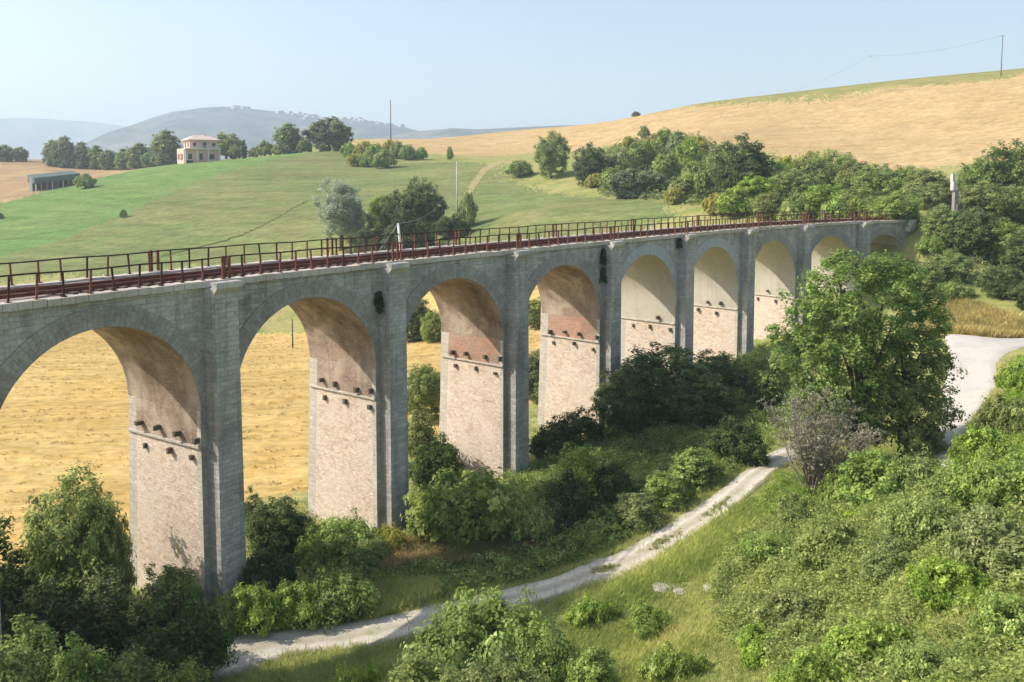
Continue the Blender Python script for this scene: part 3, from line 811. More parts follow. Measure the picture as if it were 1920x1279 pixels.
def railing(off, label, sfrom, sto, step=1.22):
    root = empty('railing', bp(0.0, off, dz(0.0)))
    tag(root, label, 'railing', )
    sp = np.arange(sfrom, sto, step)
    for s in sp:
        s = s + rng.normal(0, 0.05)
        lean = rng.normal(0, 0.035, 2)
        b = bp(s, off, dz(s) - 0.02)
        wd = 0.09
        ang = math.atan2(np.interp(s, TAB[:, 0], DY), np.interp(s, TAB[:, 0], DX))
        m = MB().box((b[0], b[1], b[2]), (wd, 0.025, 1.12), ang).box((b[0] + 0.04 * math.cos(ang + 1.57), b[1] + 0.04 * math.sin(ang + 1.57), b[2]), (0.03, 0.09, 1.10), ang)
        m.box((b[0], b[1], b[2]), (0.2, 0.2, 0.05), ang)
        for v_ in m.V:
            v_[:, :2] += lean * (v_[:, 2:3] - b[2])
        p = m.build('post', M['rust_dark'] if rng.random() < 0.45 else M['rust'])
        rel(p, root)
    ss = np.arange(sfrom - 0.2, sto, 0.6)
    zj = 0.02 * np.sin(ss * 1.1) + 0.02 * np.sin(ss * 0.37)
    for z, wd, nm in ((1.07, 0.07, 'top_rail'), (0.50, 0.045, 'middle_rail')):
        sec = [bp(ss, off + wd/2, dz(ss) + z + zj), bp(ss, off + wd/2, dz(ss) + z + wd + zj), bp(ss, off - wd/2, dz(ss) + z + wd + zj), bp(ss, off - wd/2, dz(ss) + z + zj), bp(ss, off + wd/2, dz(ss) + z + zj)]
        if nm == 'middle_rail' and off < -3: continue
        rel(MB().grid(np.stack(sec, 1)).build(nm, M['rust_dark'] if nm == 'top_rail' else M['rust']), root)
    for k in range(-1, 8):
        # doubled posts where the railing passes over a pier
        for d in (0.55, 0.95):
            s = PS[k] + d
            if s < sfrom: continue
            b = bp(s, off + (0.12 if off > -3 else -0.12), dz(s) - 0.02)
            ang = math.atan2(np.interp(s, TAB[:, 0], DY), np.interp(s, TAB[:, 0], DX))
            rel(MB().box(b, (0.15, 0.08, 1.2), ang).build('pier_post', M['rust']), root)
    return root
railing(-0.12, 'rusty iron railing on the near edge of the viaduct deck', -13.0, PS[8] + 2)
railing(-DW + 0.12, 'rusty iron railing on the far edge of the viaduct deck', -12.0, PS[8] + 2)

# ------------------------------------------------------------------ foliage prototypes
def leaves(C, rad, tint, per, size, up=0.5, center=None, flat=0.8, elong=0.6, g=None):
    """Leaf quads in clumps round the points C."""
    g = g or rng
    n = len(C)
    k = np.repeat(np.arange(n), per)
    m = len(k)
    d = g.normal(size=(m, 3)); d /= np.linalg.norm(d, axis=1)[:, None]
    rr = np.asarray(rad)[k] * g.random(m) ** 0.45
    P = C[k] + d * rr[:, None] * np.array([1, 1, flat])
    nrm = g.normal(size=(m, 3)) * 0.42 + d * 0.5
    if center is not None:
        oc = P - center; oc /= np.linalg.norm(oc, axis=1)[:, None] + 1e-6
        nrm += oc * 0.55
    nrm[:, 2] += up
    nrm /= np.linalg.norm(nrm, axis=1)[:, None]
    t = np.cross(nrm, g.normal(size=(m, 3))); t /= np.linalg.norm(t, axis=1)[:, None] + 1e-6
    b = np.cross(nrm, t)
    L = size * (0.45 + 1.0 * g.random(m) ** 1.5)[:, None] * (0.75 + 0.5 * g.random(n))[k][:, None]
    Wd = L * elong
    V = np.stack([P - t * L / 2, P + b * Wd / 2 + nrm * L * 0.12, P + t * L / 2, P - b * Wd / 2 + nrm * L * 0.12], 1).reshape(-1, 3)
    Fq = np.arange(m * 4).reshape(m, 4)
    tn = np.clip(np.asarray(tint)[k] + g.normal(0, 0.16, m), 0, 1)
    return V, Fq, np.repeat(tn, 4)

def lumpy(g, n, lobes, lo=0.6, zmin=-0.55):
    """Clump centres near the skin of a group of lumpy lobes (cx,cy,cz,rx,ry,rz)."""
    lobes = np.asarray(lobes, float)
    wgt = (lobes[:, 3] * lobes[:, 5]); wgt /= wgt.sum()
    out = []
    ph = g.random((len(lobes), 6)) * 6.28
    while len(out) < n:
        i = g.choice(len(lobes), p=wgt)
        d = g.normal(size=3); d /= np.linalg.norm(d)
        if d[2] < zmin: continue
        th = math.atan2(d[1], d[0])
        bump = 1 + 0.16 * math.sin(3 * th + ph[i, 0] + 2 * d[2]) + 0.13 * math.sin(5 * th - 4 * d[2] + ph[i, 1]) + 0.09 * math.sin(9 * d[2] + 2 * th + ph[i, 2])
        r = (1 - (1 - lo) * g.random() ** 1.6) * bump
        p = lobes[i, :3] + d * r * lobes[i, 3:6]
        inside = False
        for j in range(len(lobes)):
            if j != i and (((p - lobes[j, :3]) / lobes[j, 3:6]) ** 2).sum() < 0.42: inside = True
        if inside and g.random() < 0.8: continue
        out.append(p)
    return np.array(out)

PROTO = {}
def crown_proto(key, seed, lobes, nclump, per, leaf, mat, crad, h, wdt, up=0.5, lo=0.6, zmin=-0.55, elong=0.6, stem=None, tshift=0.0):
    g = np.random.default_rng(seed)
    C = lumpy(g, nclump, lobes, lo, zmin)
    C[:, 2] = np.maximum(C[:, 2], 0.12)
    ctr = np.average(np.asarray(lobes)[:, :3], axis=0)
    tint = np.clip(0.48 + tshift + g.normal(0, 0.2, nclump), 0, 1)
    V, Fq, tn = leaves(C, crad * (0.7 + 0.6 * g.random(nclump)), tint, per, leaf, up, ctr, elong=elong, g=g)
    me = mesh(key + '_foliage', V, Fq, M[mat], attr={'tint': tn})
    m = MB()
    th, tr, limbs = stem or (h * 0.5, h * 0.02, 5)
    base = np.array([0, 0, -0.6])
    lob = np.asarray(lobes, float)
    cx = lob[:, :3].mean(0)
    top = np.array([cx[0] * 0.6, cx[1] * 0.6, th])
    mid = base * 0.5 + top * 0.5 + np.array([g.normal(0, h * 0.012), g.normal(0, h * 0.012), 0])
    m.tube([base, mid, top], [tr * 1.35, tr, tr * 0.75], 7)
    for j in range(limbs):
        tgt = C[g.integers(len(C))] if j >= len(lob) else lob[j, :3] + np.array([0, 0, lob[j, 5] * 0.3])
        s = mid * (1 - 0.8 * g.random()) + top * 0.8 * g.random()
        s = base + (top - base) * (0.45 + 0.5 * g.random())
        q = (s + tgt) / 2 + np.array([0, 0, h * 0.03])
        m.tube([s, q, tgt], [tr * 0.55, tr * 0.35, tr * 0.12], 5)
    st = m.data(key + '_stem', M['bark'])
    PROTO[key] = (me, st, h, wdt)

# near shrubs, fine leaved
crown_proto('shrub_a', 11, [(0, 0, 1.0, 1.5, 1.4, 1.05), (1.0, 0.4, 0.8, 1.0, 0.9, 0.8), (-1.0, -0.3, 0.8, 1.1, 1.0, 0.75), (0.2, -0.9, 0.7, 0.9, 0.9, 0.7)], 210, 46, 0.17, 'leaf_green', 0.34, 2.1, 4.0)
crown_proto('shrub_b', 12, [(0, 0, 1.1, 1.3, 1.3, 1.2), (0.9, -0.4, 0.7, 0.9, 0.9, 0.75), (-0.8, 0.5, 0.9, 1.0, 0.9, 0.9)], 200, 46, 0.17, 'leaf_green', 0.32, 2.35, 3.6)
crown_proto('shrub_bright', 13, [(0, 0, 0.9, 1.5, 1.4, 0.95), (1.1, 0.3, 0.8, 0.9, 0.9, 0.8), (-1.1, 0, 0.7, 1.0, 1.0, 0.7), (0, -0.9, 0.6, 1.0, 0.8, 0.6)], 210, 46, 0.18, 'leaf_bright', 0.34, 1.95, 4.2)
crown_proto('shrub_dark', 14, [(0, 0, 1.2, 1.4, 1.3, 1.25), (0.9, 0.4, 0.9, 1.0, 0.9, 0.95), (-0.9, -0.2, 0.8, 1.0, 1.0, 0.85)], 210, 46, 0.18, 'leaf_shaded', 0.34, 2.5, 3.8)
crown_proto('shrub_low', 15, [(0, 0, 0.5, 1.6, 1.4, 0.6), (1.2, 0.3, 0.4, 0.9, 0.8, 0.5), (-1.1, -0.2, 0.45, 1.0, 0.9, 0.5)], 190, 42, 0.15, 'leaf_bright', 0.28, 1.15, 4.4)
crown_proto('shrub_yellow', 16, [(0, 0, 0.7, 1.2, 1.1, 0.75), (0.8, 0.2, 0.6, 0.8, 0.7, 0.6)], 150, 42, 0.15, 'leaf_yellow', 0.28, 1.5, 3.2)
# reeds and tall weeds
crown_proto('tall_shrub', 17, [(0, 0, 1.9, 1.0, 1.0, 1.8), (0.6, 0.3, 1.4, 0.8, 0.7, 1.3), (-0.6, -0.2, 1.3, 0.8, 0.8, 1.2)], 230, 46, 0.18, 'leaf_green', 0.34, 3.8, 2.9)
crown_proto('tall_dark', 18, [(0, 0, 2.0, 1.1, 1.1, 1.8), (0.7, 0.3, 1.4, 0.9, 0.8, 1.3), (-0.7, -0.2, 1.3, 0.9, 0.9, 1.2), (0.1, -0.6, 0.9, 0.9, 0.8, 0.9)], 250, 46, 0.18, 'leaf_shaded', 0.36, 3.8, 3.2)
crown_proto('tall_bright', 19, [(0, 0, 2.0, 1.1, 1.0, 1.8), (0.6, -0.3, 1.4, 0.9, 0.8, 1.3), (-0.7, 0.2, 1.2, 0.9, 0.9, 1.1), (0.2, -0.6, 0.9, 0.9, 0.8, 0.9)], 250, 46, 0.18, 'leaf_bright', 0.36, 3.8, 3.2)
# trees
crown_proto('broad_tree', 21, [(0, 0, 6.0, 3.2, 3.0, 2.6), (1.8, 0.8, 5.2, 2.4, 2.2, 2.1), (-1.9, -0.4, 5.0, 2.4, 2.3, 2.1), (0.2, -1.4, 4.2, 2.4, 2.0, 2.0), (0.3, 1.2, 3.6, 2.5, 2.0, 2.0), (0, 0, 1.9, 2.8, 2.5, 1.8)], 470, 50, 0.30, 'leaf_green', 0.62, 8.6, 8.2, zmin=-0.7, stem=(4.6, 0.22, 9))
crown_proto('dark_tree', 22, [(0, 0, 5.4, 3.0, 2.9, 2.8), (1.6, 0.5, 4.2, 2.3, 2.1, 2.3), (-1.7, 0.3, 4.0, 2.3, 2.2, 2.3), (0, -1.2, 3.2, 2.6, 2.0, 2.4), (0, 0, 1.7, 2.7, 2.5, 1.7)], 450, 50, 0.32, 'leaf_dark', 0.62, 8.2, 7.8, zmin=-0.8, stem=(4.0, 0.22, 8))
crown_proto('bright_tree', 23, [(0, 0, 5.0, 2.9, 2.8, 2.5), (1.7, 0.4, 4.0, 2.2, 2.0, 2.1), (-1.6, -0.5, 3.8, 2.3, 2.1, 2.1), (0.2, 1.1, 3.0, 2.4, 2.0, 2.0), (0, 0, 1.6, 2.6, 2.4, 1.6)], 450, 50, 0.32, 'leaf_bright', 0.6, 7.6, 7.6, zmin=-0.8, stem=(3.8, 0.2, 8))
crown_proto('willow', 24, [(0, 0, 5.6, 3.0, 2.8, 3.0), (1.8, 0.2, 4.6, 2.1, 2.0, 2.6), (-1.9, 0.1, 4.2, 2.0, 2.0, 2.6), (0.3, -1.0, 3.6, 2.3, 2.0, 2.6)], 430, 46, 0.36, 'leaf_silver', 0.6, 8.6, 8.0, zmin=-0.8, elong=0.4, stem=(4.4, 0.26, 9))
# far trees with coarser leaves
crown_proto('far_tree', 31, [(0, 0, 4.4, 3.0, 2.8, 2.6), (1.5, 0.4, 3.6, 2.2, 2.0, 2.2), (-1.5, -0.3, 3.6, 2.2, 2.0, 2.1), (0, -0.9, 2.8, 2.5, 2.0, 2.2), (0, 0, 1.5, 2.7, 2.5, 1.5)], 300, 34, 0.55, 'leaf_far', 0.75, 7.0, 7.2, zmin=-0.85, stem=(3.0, 0.22, 4))
crown_proto('far_bright', 32, [(0, 0, 3.4, 2.6, 2.4, 2.3), (1.4, 0.3, 2.6, 2.0, 1.9, 1.9), (-1.5, 0.2, 2.4, 2.0, 1.9, 1.8)], 230, 34, 0.5, 'leaf_bright', 0.7, 5.6, 6.6, zmin=-0.85, stem=(2.6, 0.18, 4))
crown_proto('far_shrub', 33, [(0, 0, 1.0, 1.6, 1.5, 1.1), (1.1, 0.2, 0.8, 1.0, 1.0, 0.85), (-1.1, 0.1, 0.8, 1.1, 1.0, 0.8)], 150, 30, 0.32, 'leaf_green', 0.42, 2.1, 4.4, stem=(0.9, 0.05, 3))
crown_proto('far_shrub_dry', 34, [(0, 0, 0.9, 1.5, 1.4, 1.0), (1.0, 0.2, 0.7, 1.0, 0.9, 0.75), (-1.0, 0.1, 0.7, 1.0, 0.9, 0.7)], 150, 30, 0.30, 'leaf_yellow', 0.4, 1.9, 4.0, stem=(0.8, 0.05, 3))
crown_proto('cypress', 35, [(0, 0, 2.2, 0.55, 0.55, 2.2), (0, 0, 4.0, 0.42, 0.42, 1.8)], 120, 34, 0.3, 'leaf_dark', 0.3, 5.9, 1.3, zmin=-0.95, stem=(3.0, 0.1, 2))

def grow(key, loc, h, wdt, label, cat='bush', name='bush', group=None, rz=None, depth=None, mat=None):
    me, st, ph, pw = PROTO[key]
    tree = name.endswith('tree') or name in ('cypress', 'willow')
    root = empty(name, loc, rng.random() * 6.28 if rz is None else rz)
    tag(root, label, cat, group)
    sc = (wdt / pw, (depth or wdt) / pw, h / ph)
    c = link('crown' if tree else 'foliage', me, root); c.scale = sc
    t = link('trunk' if tree else 'stem', st, root); t.scale = sc
    return root
DBG = False
def plant(key, px, ytop, wpx, label, base=None, Y=None, cat='bush', name='bush', group=None, rz=None, depth=None, squat=0.62):
    """A plant whose middle stands at column px, base at row base (on the ground) or at distance Y."""
    def stand(Y):
        p = at(px, 400, Y)
        for _ in range(4):      # the column of a point on the ground shifts a little with its row
            z = float(H(p[0], Y)[0])
            v = (CAMZ - z) / Y
            row = CY + F * math.tan(math.atan(v) - PITCH)
            p = at(px, row, Y)
        return np.array([p[0], Y, float(H(p[0], Y)[0])])
    p = hit(px, base) if base is not None else stand(Y)
    for _ in range(24):         # a plant too flat for its width stands a little nearer, lower on the slope
        h = at(px, ytop, p[1])[2] - p[2]
        wd = wpx / F * p[1]
        if base is not None or h >= squat * wd or p[1] < 24: break
        p = stand(p[1] * 0.975)
    h = max(0.5, h)
    if key.startswith('shrub') and h > 0.95 * wd:
        key = {'shrub_dark': 'tall_dark', 'shrub_bright': 'tall_bright', 'shrub_low': 'tall_bright'}.get(key, 'tall_shrub')
        wd = max(wd, 0.6 * h)
    if h < 0.5 * wd and DBG: print('FLAT', px, ytop, round(p[1]), 'h %.1f w %.1f z %.1f' % (h, wd, p[2]))
    return grow(key, (p[0], p[1], p[2] - 0.05), h, wd, label, cat, name, group, rz, depth)

# ---- the hillside beyond the viaduct
T = 'tree'
plant('far_tree', 540, 233, 66, 'round dark tree on the ridge, smaller of the pair right of the pink house', Y=372, cat=T, name='round_tree')
plant('far_tree', 618, 222, 76, 'round dark tree on the ridge, larger of the pair left of the thin mast', Y=362, cat=T, name='round_tree')
plant('far_shrub', 572, 262, 34, 'dark rounded shrub in the gap between the two round ridge trees', Y=366)
plant('far_shrub', 497, 266, 32, 'small dark shrub on the ridge left of the two round trees', Y=376)
plant('far_shrub', 520, 272, 26, 'low shrub under the left edge of the smaller round ridge tree', Y=374)
plant('far_tree', 311, 246, 66, 'tall dark tree standing close at the left wall of the pink house', Y=395, cat=T, name='leafy_tree')
plant('far_bright', 425, 252, 60, 'yellowish green tree rising behind the roof of the pink house', Y=412, cat=T, name='leafy_tree')
plant('far_tree', 397, 262, 30, 'dark tree peeping over the right eaves of the pink house', Y=414, cat=T, name='leafy_tree')
plant('cypress', 458, 264, 11, 'narrow dark cypress right of the pink house', Y=392, cat=T, name='cypress')
plant('far_shrub', 476, 278, 24, 'low hedge bush between the cypress and the ridge trees', Y=390)
plant('far_shrub', 440, 274, 30, 'dark bush against the right side wall of the pink house', Y=388)
for px, yt, wp, Y, lb in [(8, 272, 34, 470, 'dark tree cut by the left edge of the picture in the far row'), (38, 276, 26, 470, 'small dark tree second from left edge in the far row'),
                          (98, 264, 40, 455, 'dark tree leading the far row, left of its tallest crown'), (120, 258, 46, 450, 'tallest dark crown of the far row behind the brown field'),
                          (152, 268, 42, 448, 'dark tree right beside the tallest crown of the far row'), (180, 274, 40, 446, 'middling dark tree in the right half of the far row'),
                          (205, 282, 36, 442, 'lower dark tree before the gap in the far row'), (236, 280, 40, 436, 'grey green tree after the gap in the far row'), (262, 270, 60, 425, 'broad grey green tree ending the far row towards the pink house'),
                          (288, 284, 40, 412, 'bushy tree between the far row and the tall tree by the pink house')]:
    plant('far_tree', px, yt, wp, lb, Y=Y, cat=T, name='row_tree', group='trees in the far row behind the brown field')
for px, yt, wp, Y, k in [(655, 270, 34, 338, 'far_shrub'), (682, 265, 40, 336, 'far_shrub_dry'), (705, 272, 42, 333, 'far_shrub'), (728, 262, 26, 345, 'far_shrub_dry'), (745, 268, 34, 342, 'far_shrub'), (765, 274, 36, 338, 'far_shrub'), (662, 288, 30, 325, 'far_shrub_dry'), (690, 286, 40, 322, 'far_shrub'), (720, 284, 44, 325, 'far_shrub'), (790, 278, 26, 340, 'far_shrub')]:
    plant(k, px, yt, wp, 'small shrub in the scrub patch below the thin mast on the ridge', Y=Y, group='shrubs in the scrub patch below the mast')
plant('far_shrub', 843, 277, 16, 'lone small bush on the lower edge of the far wheat ridge', Y=335)
plant('willow', 640, 342, 118, 'silvery grey green willow on the hillside just beyond the railing', Y=188, cat=T, name='willow')
plant('dark_tree', 792, 340, 84, 'tall dark tree right of the silvery willow', Y=190, cat=T, name='dark_tree')
plant('dark_tree', 745, 362, 70, 'lower dark tree between the silvery willow and the tall dark tree', Y=192, cat=T, name='dark_tree')
plant('bright_tree', 716, 366, 56, 'yellow green tree in front of the gap beside the silvery willow', Y=198, cat=T, name='bright_tree')
plant('shrub_dark', 700, 402, 70, 'dark undergrowth bush at the right foot of the silvery willow', Y=178)
plant('shrub_dark', 765, 400, 110, 'dark undergrowth bush below the tall dark tree', Y=176)
plant('shrub_dark', 845, 402, 70, 'dark low bush at the foot of the pale concrete pole', Y=186)
plant('far_shrub', 877, 366, 40, 'olive coloured young tree just right of the pale concrete pole', Y=186, cat=T, name='young_tree')
plant('far_shrub', 231, 393, 14, 'tiny lone tree in the middle of the green hillside field', Y=287, cat=T, name='young_tree')
plant('far_shrub', 0, 400, 14, 'small dark bush at the left edge of the green hillside field', Y=280)
plant('broad_tree', 1033, 247, 74, 'rounded grey green tree standing alone below the far wheat ridge', base=334, cat=T, name='round_tree')
plant('dark_tree', 1106, 274, 76, 'rounded dark tree right of the lone grey green one', base=347, cat=T, name='round_tree')
plant('far_shrub', 975, 303, 54, 'low green bush left of the rounded grey green tree', base=331)
plant('far_tree', 1192, 209, 14, 'tiny lone tree on the skyline at the start of the right hill', Y=436, cat=T, name='young_tree')
plant('far_shrub', 1208, 238, 28, 'small dark bush at the upper edge of the scrub slope', Y=330)
for px, yt, wp, ba, k in [(1145, 316, 50, 362, 'far_bright'), (1180, 318, 74, 372, 'far_tree'), (1225, 322, 60, 366, 'far_tree'), (1165, 285, 56, 335, 'far_shrub'), (1200, 268, 60, 318, 'far_bright'), (1245, 244, 40, 300, 'far_bright'), (1268, 248, 46, 312, 'far_tree'), (1290, 262, 50, 322, 'far_bright'), (1250, 290, 56, 340, 'far_bright'),
                          (1300, 305, 64, 366, 'far_bright'), (1285, 335, 60, 378, 'far_bright'), (1325, 318, 62, 375, 'far_shrub'), (1345, 290, 60, 345, 'far_shrub'), (1140, 290, 40, 322, 'far_shrub_dry'), (1225, 250, 36, 290, 'far_shrub_dry'), (1115, 325, 40, 352, 'far_shrub_dry'), (1265, 350, 50, 382, 'far_shrub_dry'), (1180, 255, 30, 285, 'far_shrub_dry'), (1310, 255, 40, 292, 'far_shrub_dry')]:
    plant(k, px, yt, wp, 'green bush in the loose scrub on the slope below the right hill', base=ba, group='bushes in the loose scrub on the slope')
plant('dark_tree', 1388, 262, 122, 'big dark grey green tree on the slope above the far railing', base=378, cat=T, name='dark_tree')
for px, yt, wp, Y, k in [(1420, 330, 80, 160, 'bright_tree'), (1452, 300, 84, 170, 'bright_tree'), (1490, 318, 90, 158, 'broad_tree'), (1525, 296, 84, 168, 'bright_tree'), (1560, 282, 80, 172, 'broad_tree'), (1545, 345, 90, 150, 'bright_tree'),
                          (1600, 300, 84, 164, 'bright_tree'), (1640, 308, 90, 158, 'broad_tree'), (1610, 350, 90, 148, 'bright_tree'), (1675, 318, 80, 156, 'bright_tree'), (1705, 312, 84, 154, 'broad_tree'), (1680, 358, 90, 142, 'broad_tree'), (1740, 318, 84, 150, 'bright_tree'), (1755, 345, 80, 140, 'broad_tree'),
                          (1440, 360, 70, 148, 'bright_tree'), (1490, 368, 70, 146, 'far_shrub'), (1380, 355, 60, 156, 'far_bright'), (1345, 362, 50, 160, 'far_shrub_dry'), (1575, 372, 70, 142, 'far_shrub'), (1640, 374, 60, 140, 'far_bright'), (1480, 292, 50, 190, 'far_shrub_dry'), (1515, 284, 44, 196, 'far_shrub_dry'), (1420, 285, 44, 205, 'far_shrub_dry')]:
    plant(k, px, yt, wp * 1.12, 'leafy tree in the dense thicket behind the far end of the railing', Y=Y, cat=T, name='thicket_tree', group='trees in the thicket behind the far railing')
# ---- wood at the right end of the viaduct
for px, yt, wp, Y, k, lb in [(1830, 296, 90, 150, 'broad_tree', 'bushy tree left of the highest crown below the right wheat hill'), (1880, 272, 110, 148, 'dark_tree', 'highest crown in the wood below the right wheat hill'), (1930, 280, 90, 146, 'broad_tree', 'tree cut by the right edge below the wheat hill'),
                          (1850, 345, 110, 135, 'bright_tree', 'light green tree right of the white and grey post'), (1910, 350, 100, 130, 'broad_tree', 'tree at the right edge, level with the white and grey post'), (1768, 385, 90, 128, 'broad_tree', 'tree directly behind the white end stone of the viaduct'),
                          (1785, 395, 80, 122, 'broad_tree', 'grey green tree just right of the viaduct end'), (1745, 440, 56, 112, 'shrub_b', 'bush growing against the end of the viaduct'), (1820, 395, 110, 122, 'dark_tree', 'dark tree in the shaded middle of the right hand wood'),
                          (1880, 415, 120, 112, 'bright_tree', 'large bright tree overhanging the dry grass bank'), (1930, 440, 120, 106, 'dark_tree', 'dark tree at the right edge above the dry grass bank'), (1880, 500, 90, 101, 'dark_tree', 'dark green tree leaning over the dry grass bank'), (1935, 530, 80, 98, 'dark_tree', 'lowest dark tree at the right edge beyond the road'),
                          (1775, 470, 90, 112, 'broad_tree', 'tree between the viaduct end and the dry grass bank'), (1730, 490, 90, 108, 'broad_tree', 'tree rising behind the big tree near the viaduct end'), (1690, 478, 60, 108, 'shrub_dark', 'dark tree tucked under the last arch of the viaduct'), (1790, 525, 60, 103, 'shrub_a', 'bush at the top of the dry grass bank')]:
    plant(k, px, yt, wp, lb, Y=Y, cat=T if 'tree' in k else 'bush', name='wood_tree' if 'tree' in k else 'bush', group=None)
# ---- the two big trees before the viaduct and the bare grey bush
def big_tree(seed, px, base, lobes_px, label, mat='leaf_green', leaf=0.23, ncl=680, per=66, name='big_tree'):
    """lobes_px: (column, row, half width px, half height px, depth offset m)"""
    p = hit(px, base)
    Y = p[1]; s = Y / F
    lob = []
    for lx, ly, a, b, dy in lobes_px:
        q = at(lx, ly, Y)
        lob.append((q[0] - p[0], dy, q[2] - p[2], a * s, min(a, b) * s * 1.05, b * s))
    g = np.random.default_rng(seed)
    C = lumpy(g, ncl, lob, 0.55, -0.85)
    C[:, 2] = np.maximum(C[:, 2], 0.3)
    tint = np.clip(0.45 + g.normal(0, 0.2, ncl), 0, 1)
    V, Fq, tn = leaves(C, 0.55 * (0.6 + 0.7 * g.random(ncl)), tint, per, leaf, 0.5, np.array([0, 0, 4.0]), g=g)
    root = empty(name, p)
    tag(root, label, 'tree')
    link('crown', mesh('crown', V, Fq, M[mat], attr={'tint': tn}), root)
    m = MB()
    m.tube([(0, 0, -0.6), (0.1, 0.05, 1.5), (0.0, 0.1, 3.6), (0.3, 0.1, 6.0)], [0.38, 0.30, 0.24, 0.12], 9)
    for j in range(16):
        tgt = np.array(lob[j][:3]) if j < len(lob) else C[g.integers(ncl)]
        s0 = np.array([0.1, 0.07, 1.2 + 3.6 * g.random()])
        m.tube([s0, (s0 + tgt) / 2 + np.array([0, 0, 0.5]), tgt], [0.15, 0.09, 0.03], 6)
    link('trunk', m.data('trunk', M['bark'], True), root)
    return root
big_tree(51, 1610, 878, [(1615, 555, 120, 75, 0.0), (1555, 610, 90, 75, -0.8), (1690, 590, 95, 70, 0.6), (1520, 690, 70, 75, -0.4), (1610, 690, 110, 80, 0.8), (1575, 520, 60, 45, 0.3), (1670, 515, 70, 40, 0.2), (1535, 770, 60, 60, 0.3), (1600, 790, 70, 60, 0.8), (1740, 600, 50, 50, 0.4)],
         'largest broad green tree, standing before the last arches of the viaduct', 'leaf_mid', ncl=700)
big_tree(52, 1690, 862, [(1700, 690, 75, 70, 0), (1690, 770, 85, 70, -0.5), (1745, 730, 50, 60, 0.4), (1650, 750, 50, 70, -0.3), (1730, 660, 50, 45, 0.2), (1710, 820, 60, 40, -0.2)],
         'second big green tree beside the pale road, right of the largest one', 'leaf_bright', ncl=430, per=52)
def bare_bush(seed, px, ytop, wpx, base, label, n=420):
    p = hit(px, base); Y = p[1]
    g = np.random.default_rng(seed)
    h = at(px, ytop, Y)[2] - p[2]; wd = wpx / F * Y / 2
    m = MB(); tw = MB(); ends = []
    for j in range(26):
        a = g.random() * 6.28; r = wd * (0.25 + 0.7 * g.random())
        tip = np.array([r * math.cos(a), r * math.sin(a) * 0.8, h * (0.62 + 0.36 * g.random()) * (1 - 0.25 * r / wd)])
        b0 = np.array([g.normal(0, 0.15), g.normal(0, 0.15), -0.3])
        k1 = b0 * 0.6 + tip * 0.4 + g.normal(0, 0.12, 3); k2 = b0 * 0.25 + tip * 0.75 + g.normal(0, 0.15, 3)
        m.tube([b0, k1, k2, tip], [0.07, 0.05, 0.03, 0.012], 5, cap=False)
        for q in range(int(n / 8)):
            t = 0.3 + 0.7 * g.random()
            s = b0 * (1 - t) + tip * t + g.normal(0, 0.05, 3)
            d = g.normal(size=3); d[2] = abs(d[2]) + 0.3; d /= np.linalg.norm(d)
            L = 0.35 + 0.5 * g.random()
            e = s + d * L
            tw.tube([s, (s + e) / 2 + g.normal(0, 0.05, 3), e], [0.014, 0.010, 0.006], 3, cap=False)
            ends.append(e)
    root = empty('bare_bush', p); tag(root, label, 'bush')
    link('stem', m.data('stem', M['grey_twig']), root)
    link('twigs', tw.data('twigs', M['grey_twig']), root)
    E_ = np.array(ends)
    sel = E_[g.random(len(E_)) < 0.95]
    V, Fq, tn = leaves(sel, np.full(len(sel), 0.16), np.full(len(sel), 0.5), 11, 0.13, 0.3, None, g=g)
    link('dry_leaves', mesh('dry_leaves', V, Fq, M['leaf_greygreen'], attr={'tint': tn}), root)
    return root
bare_bush(61, 1522, 708, 265, 925, 'bare grey twiggy bush before the largest broad tree')
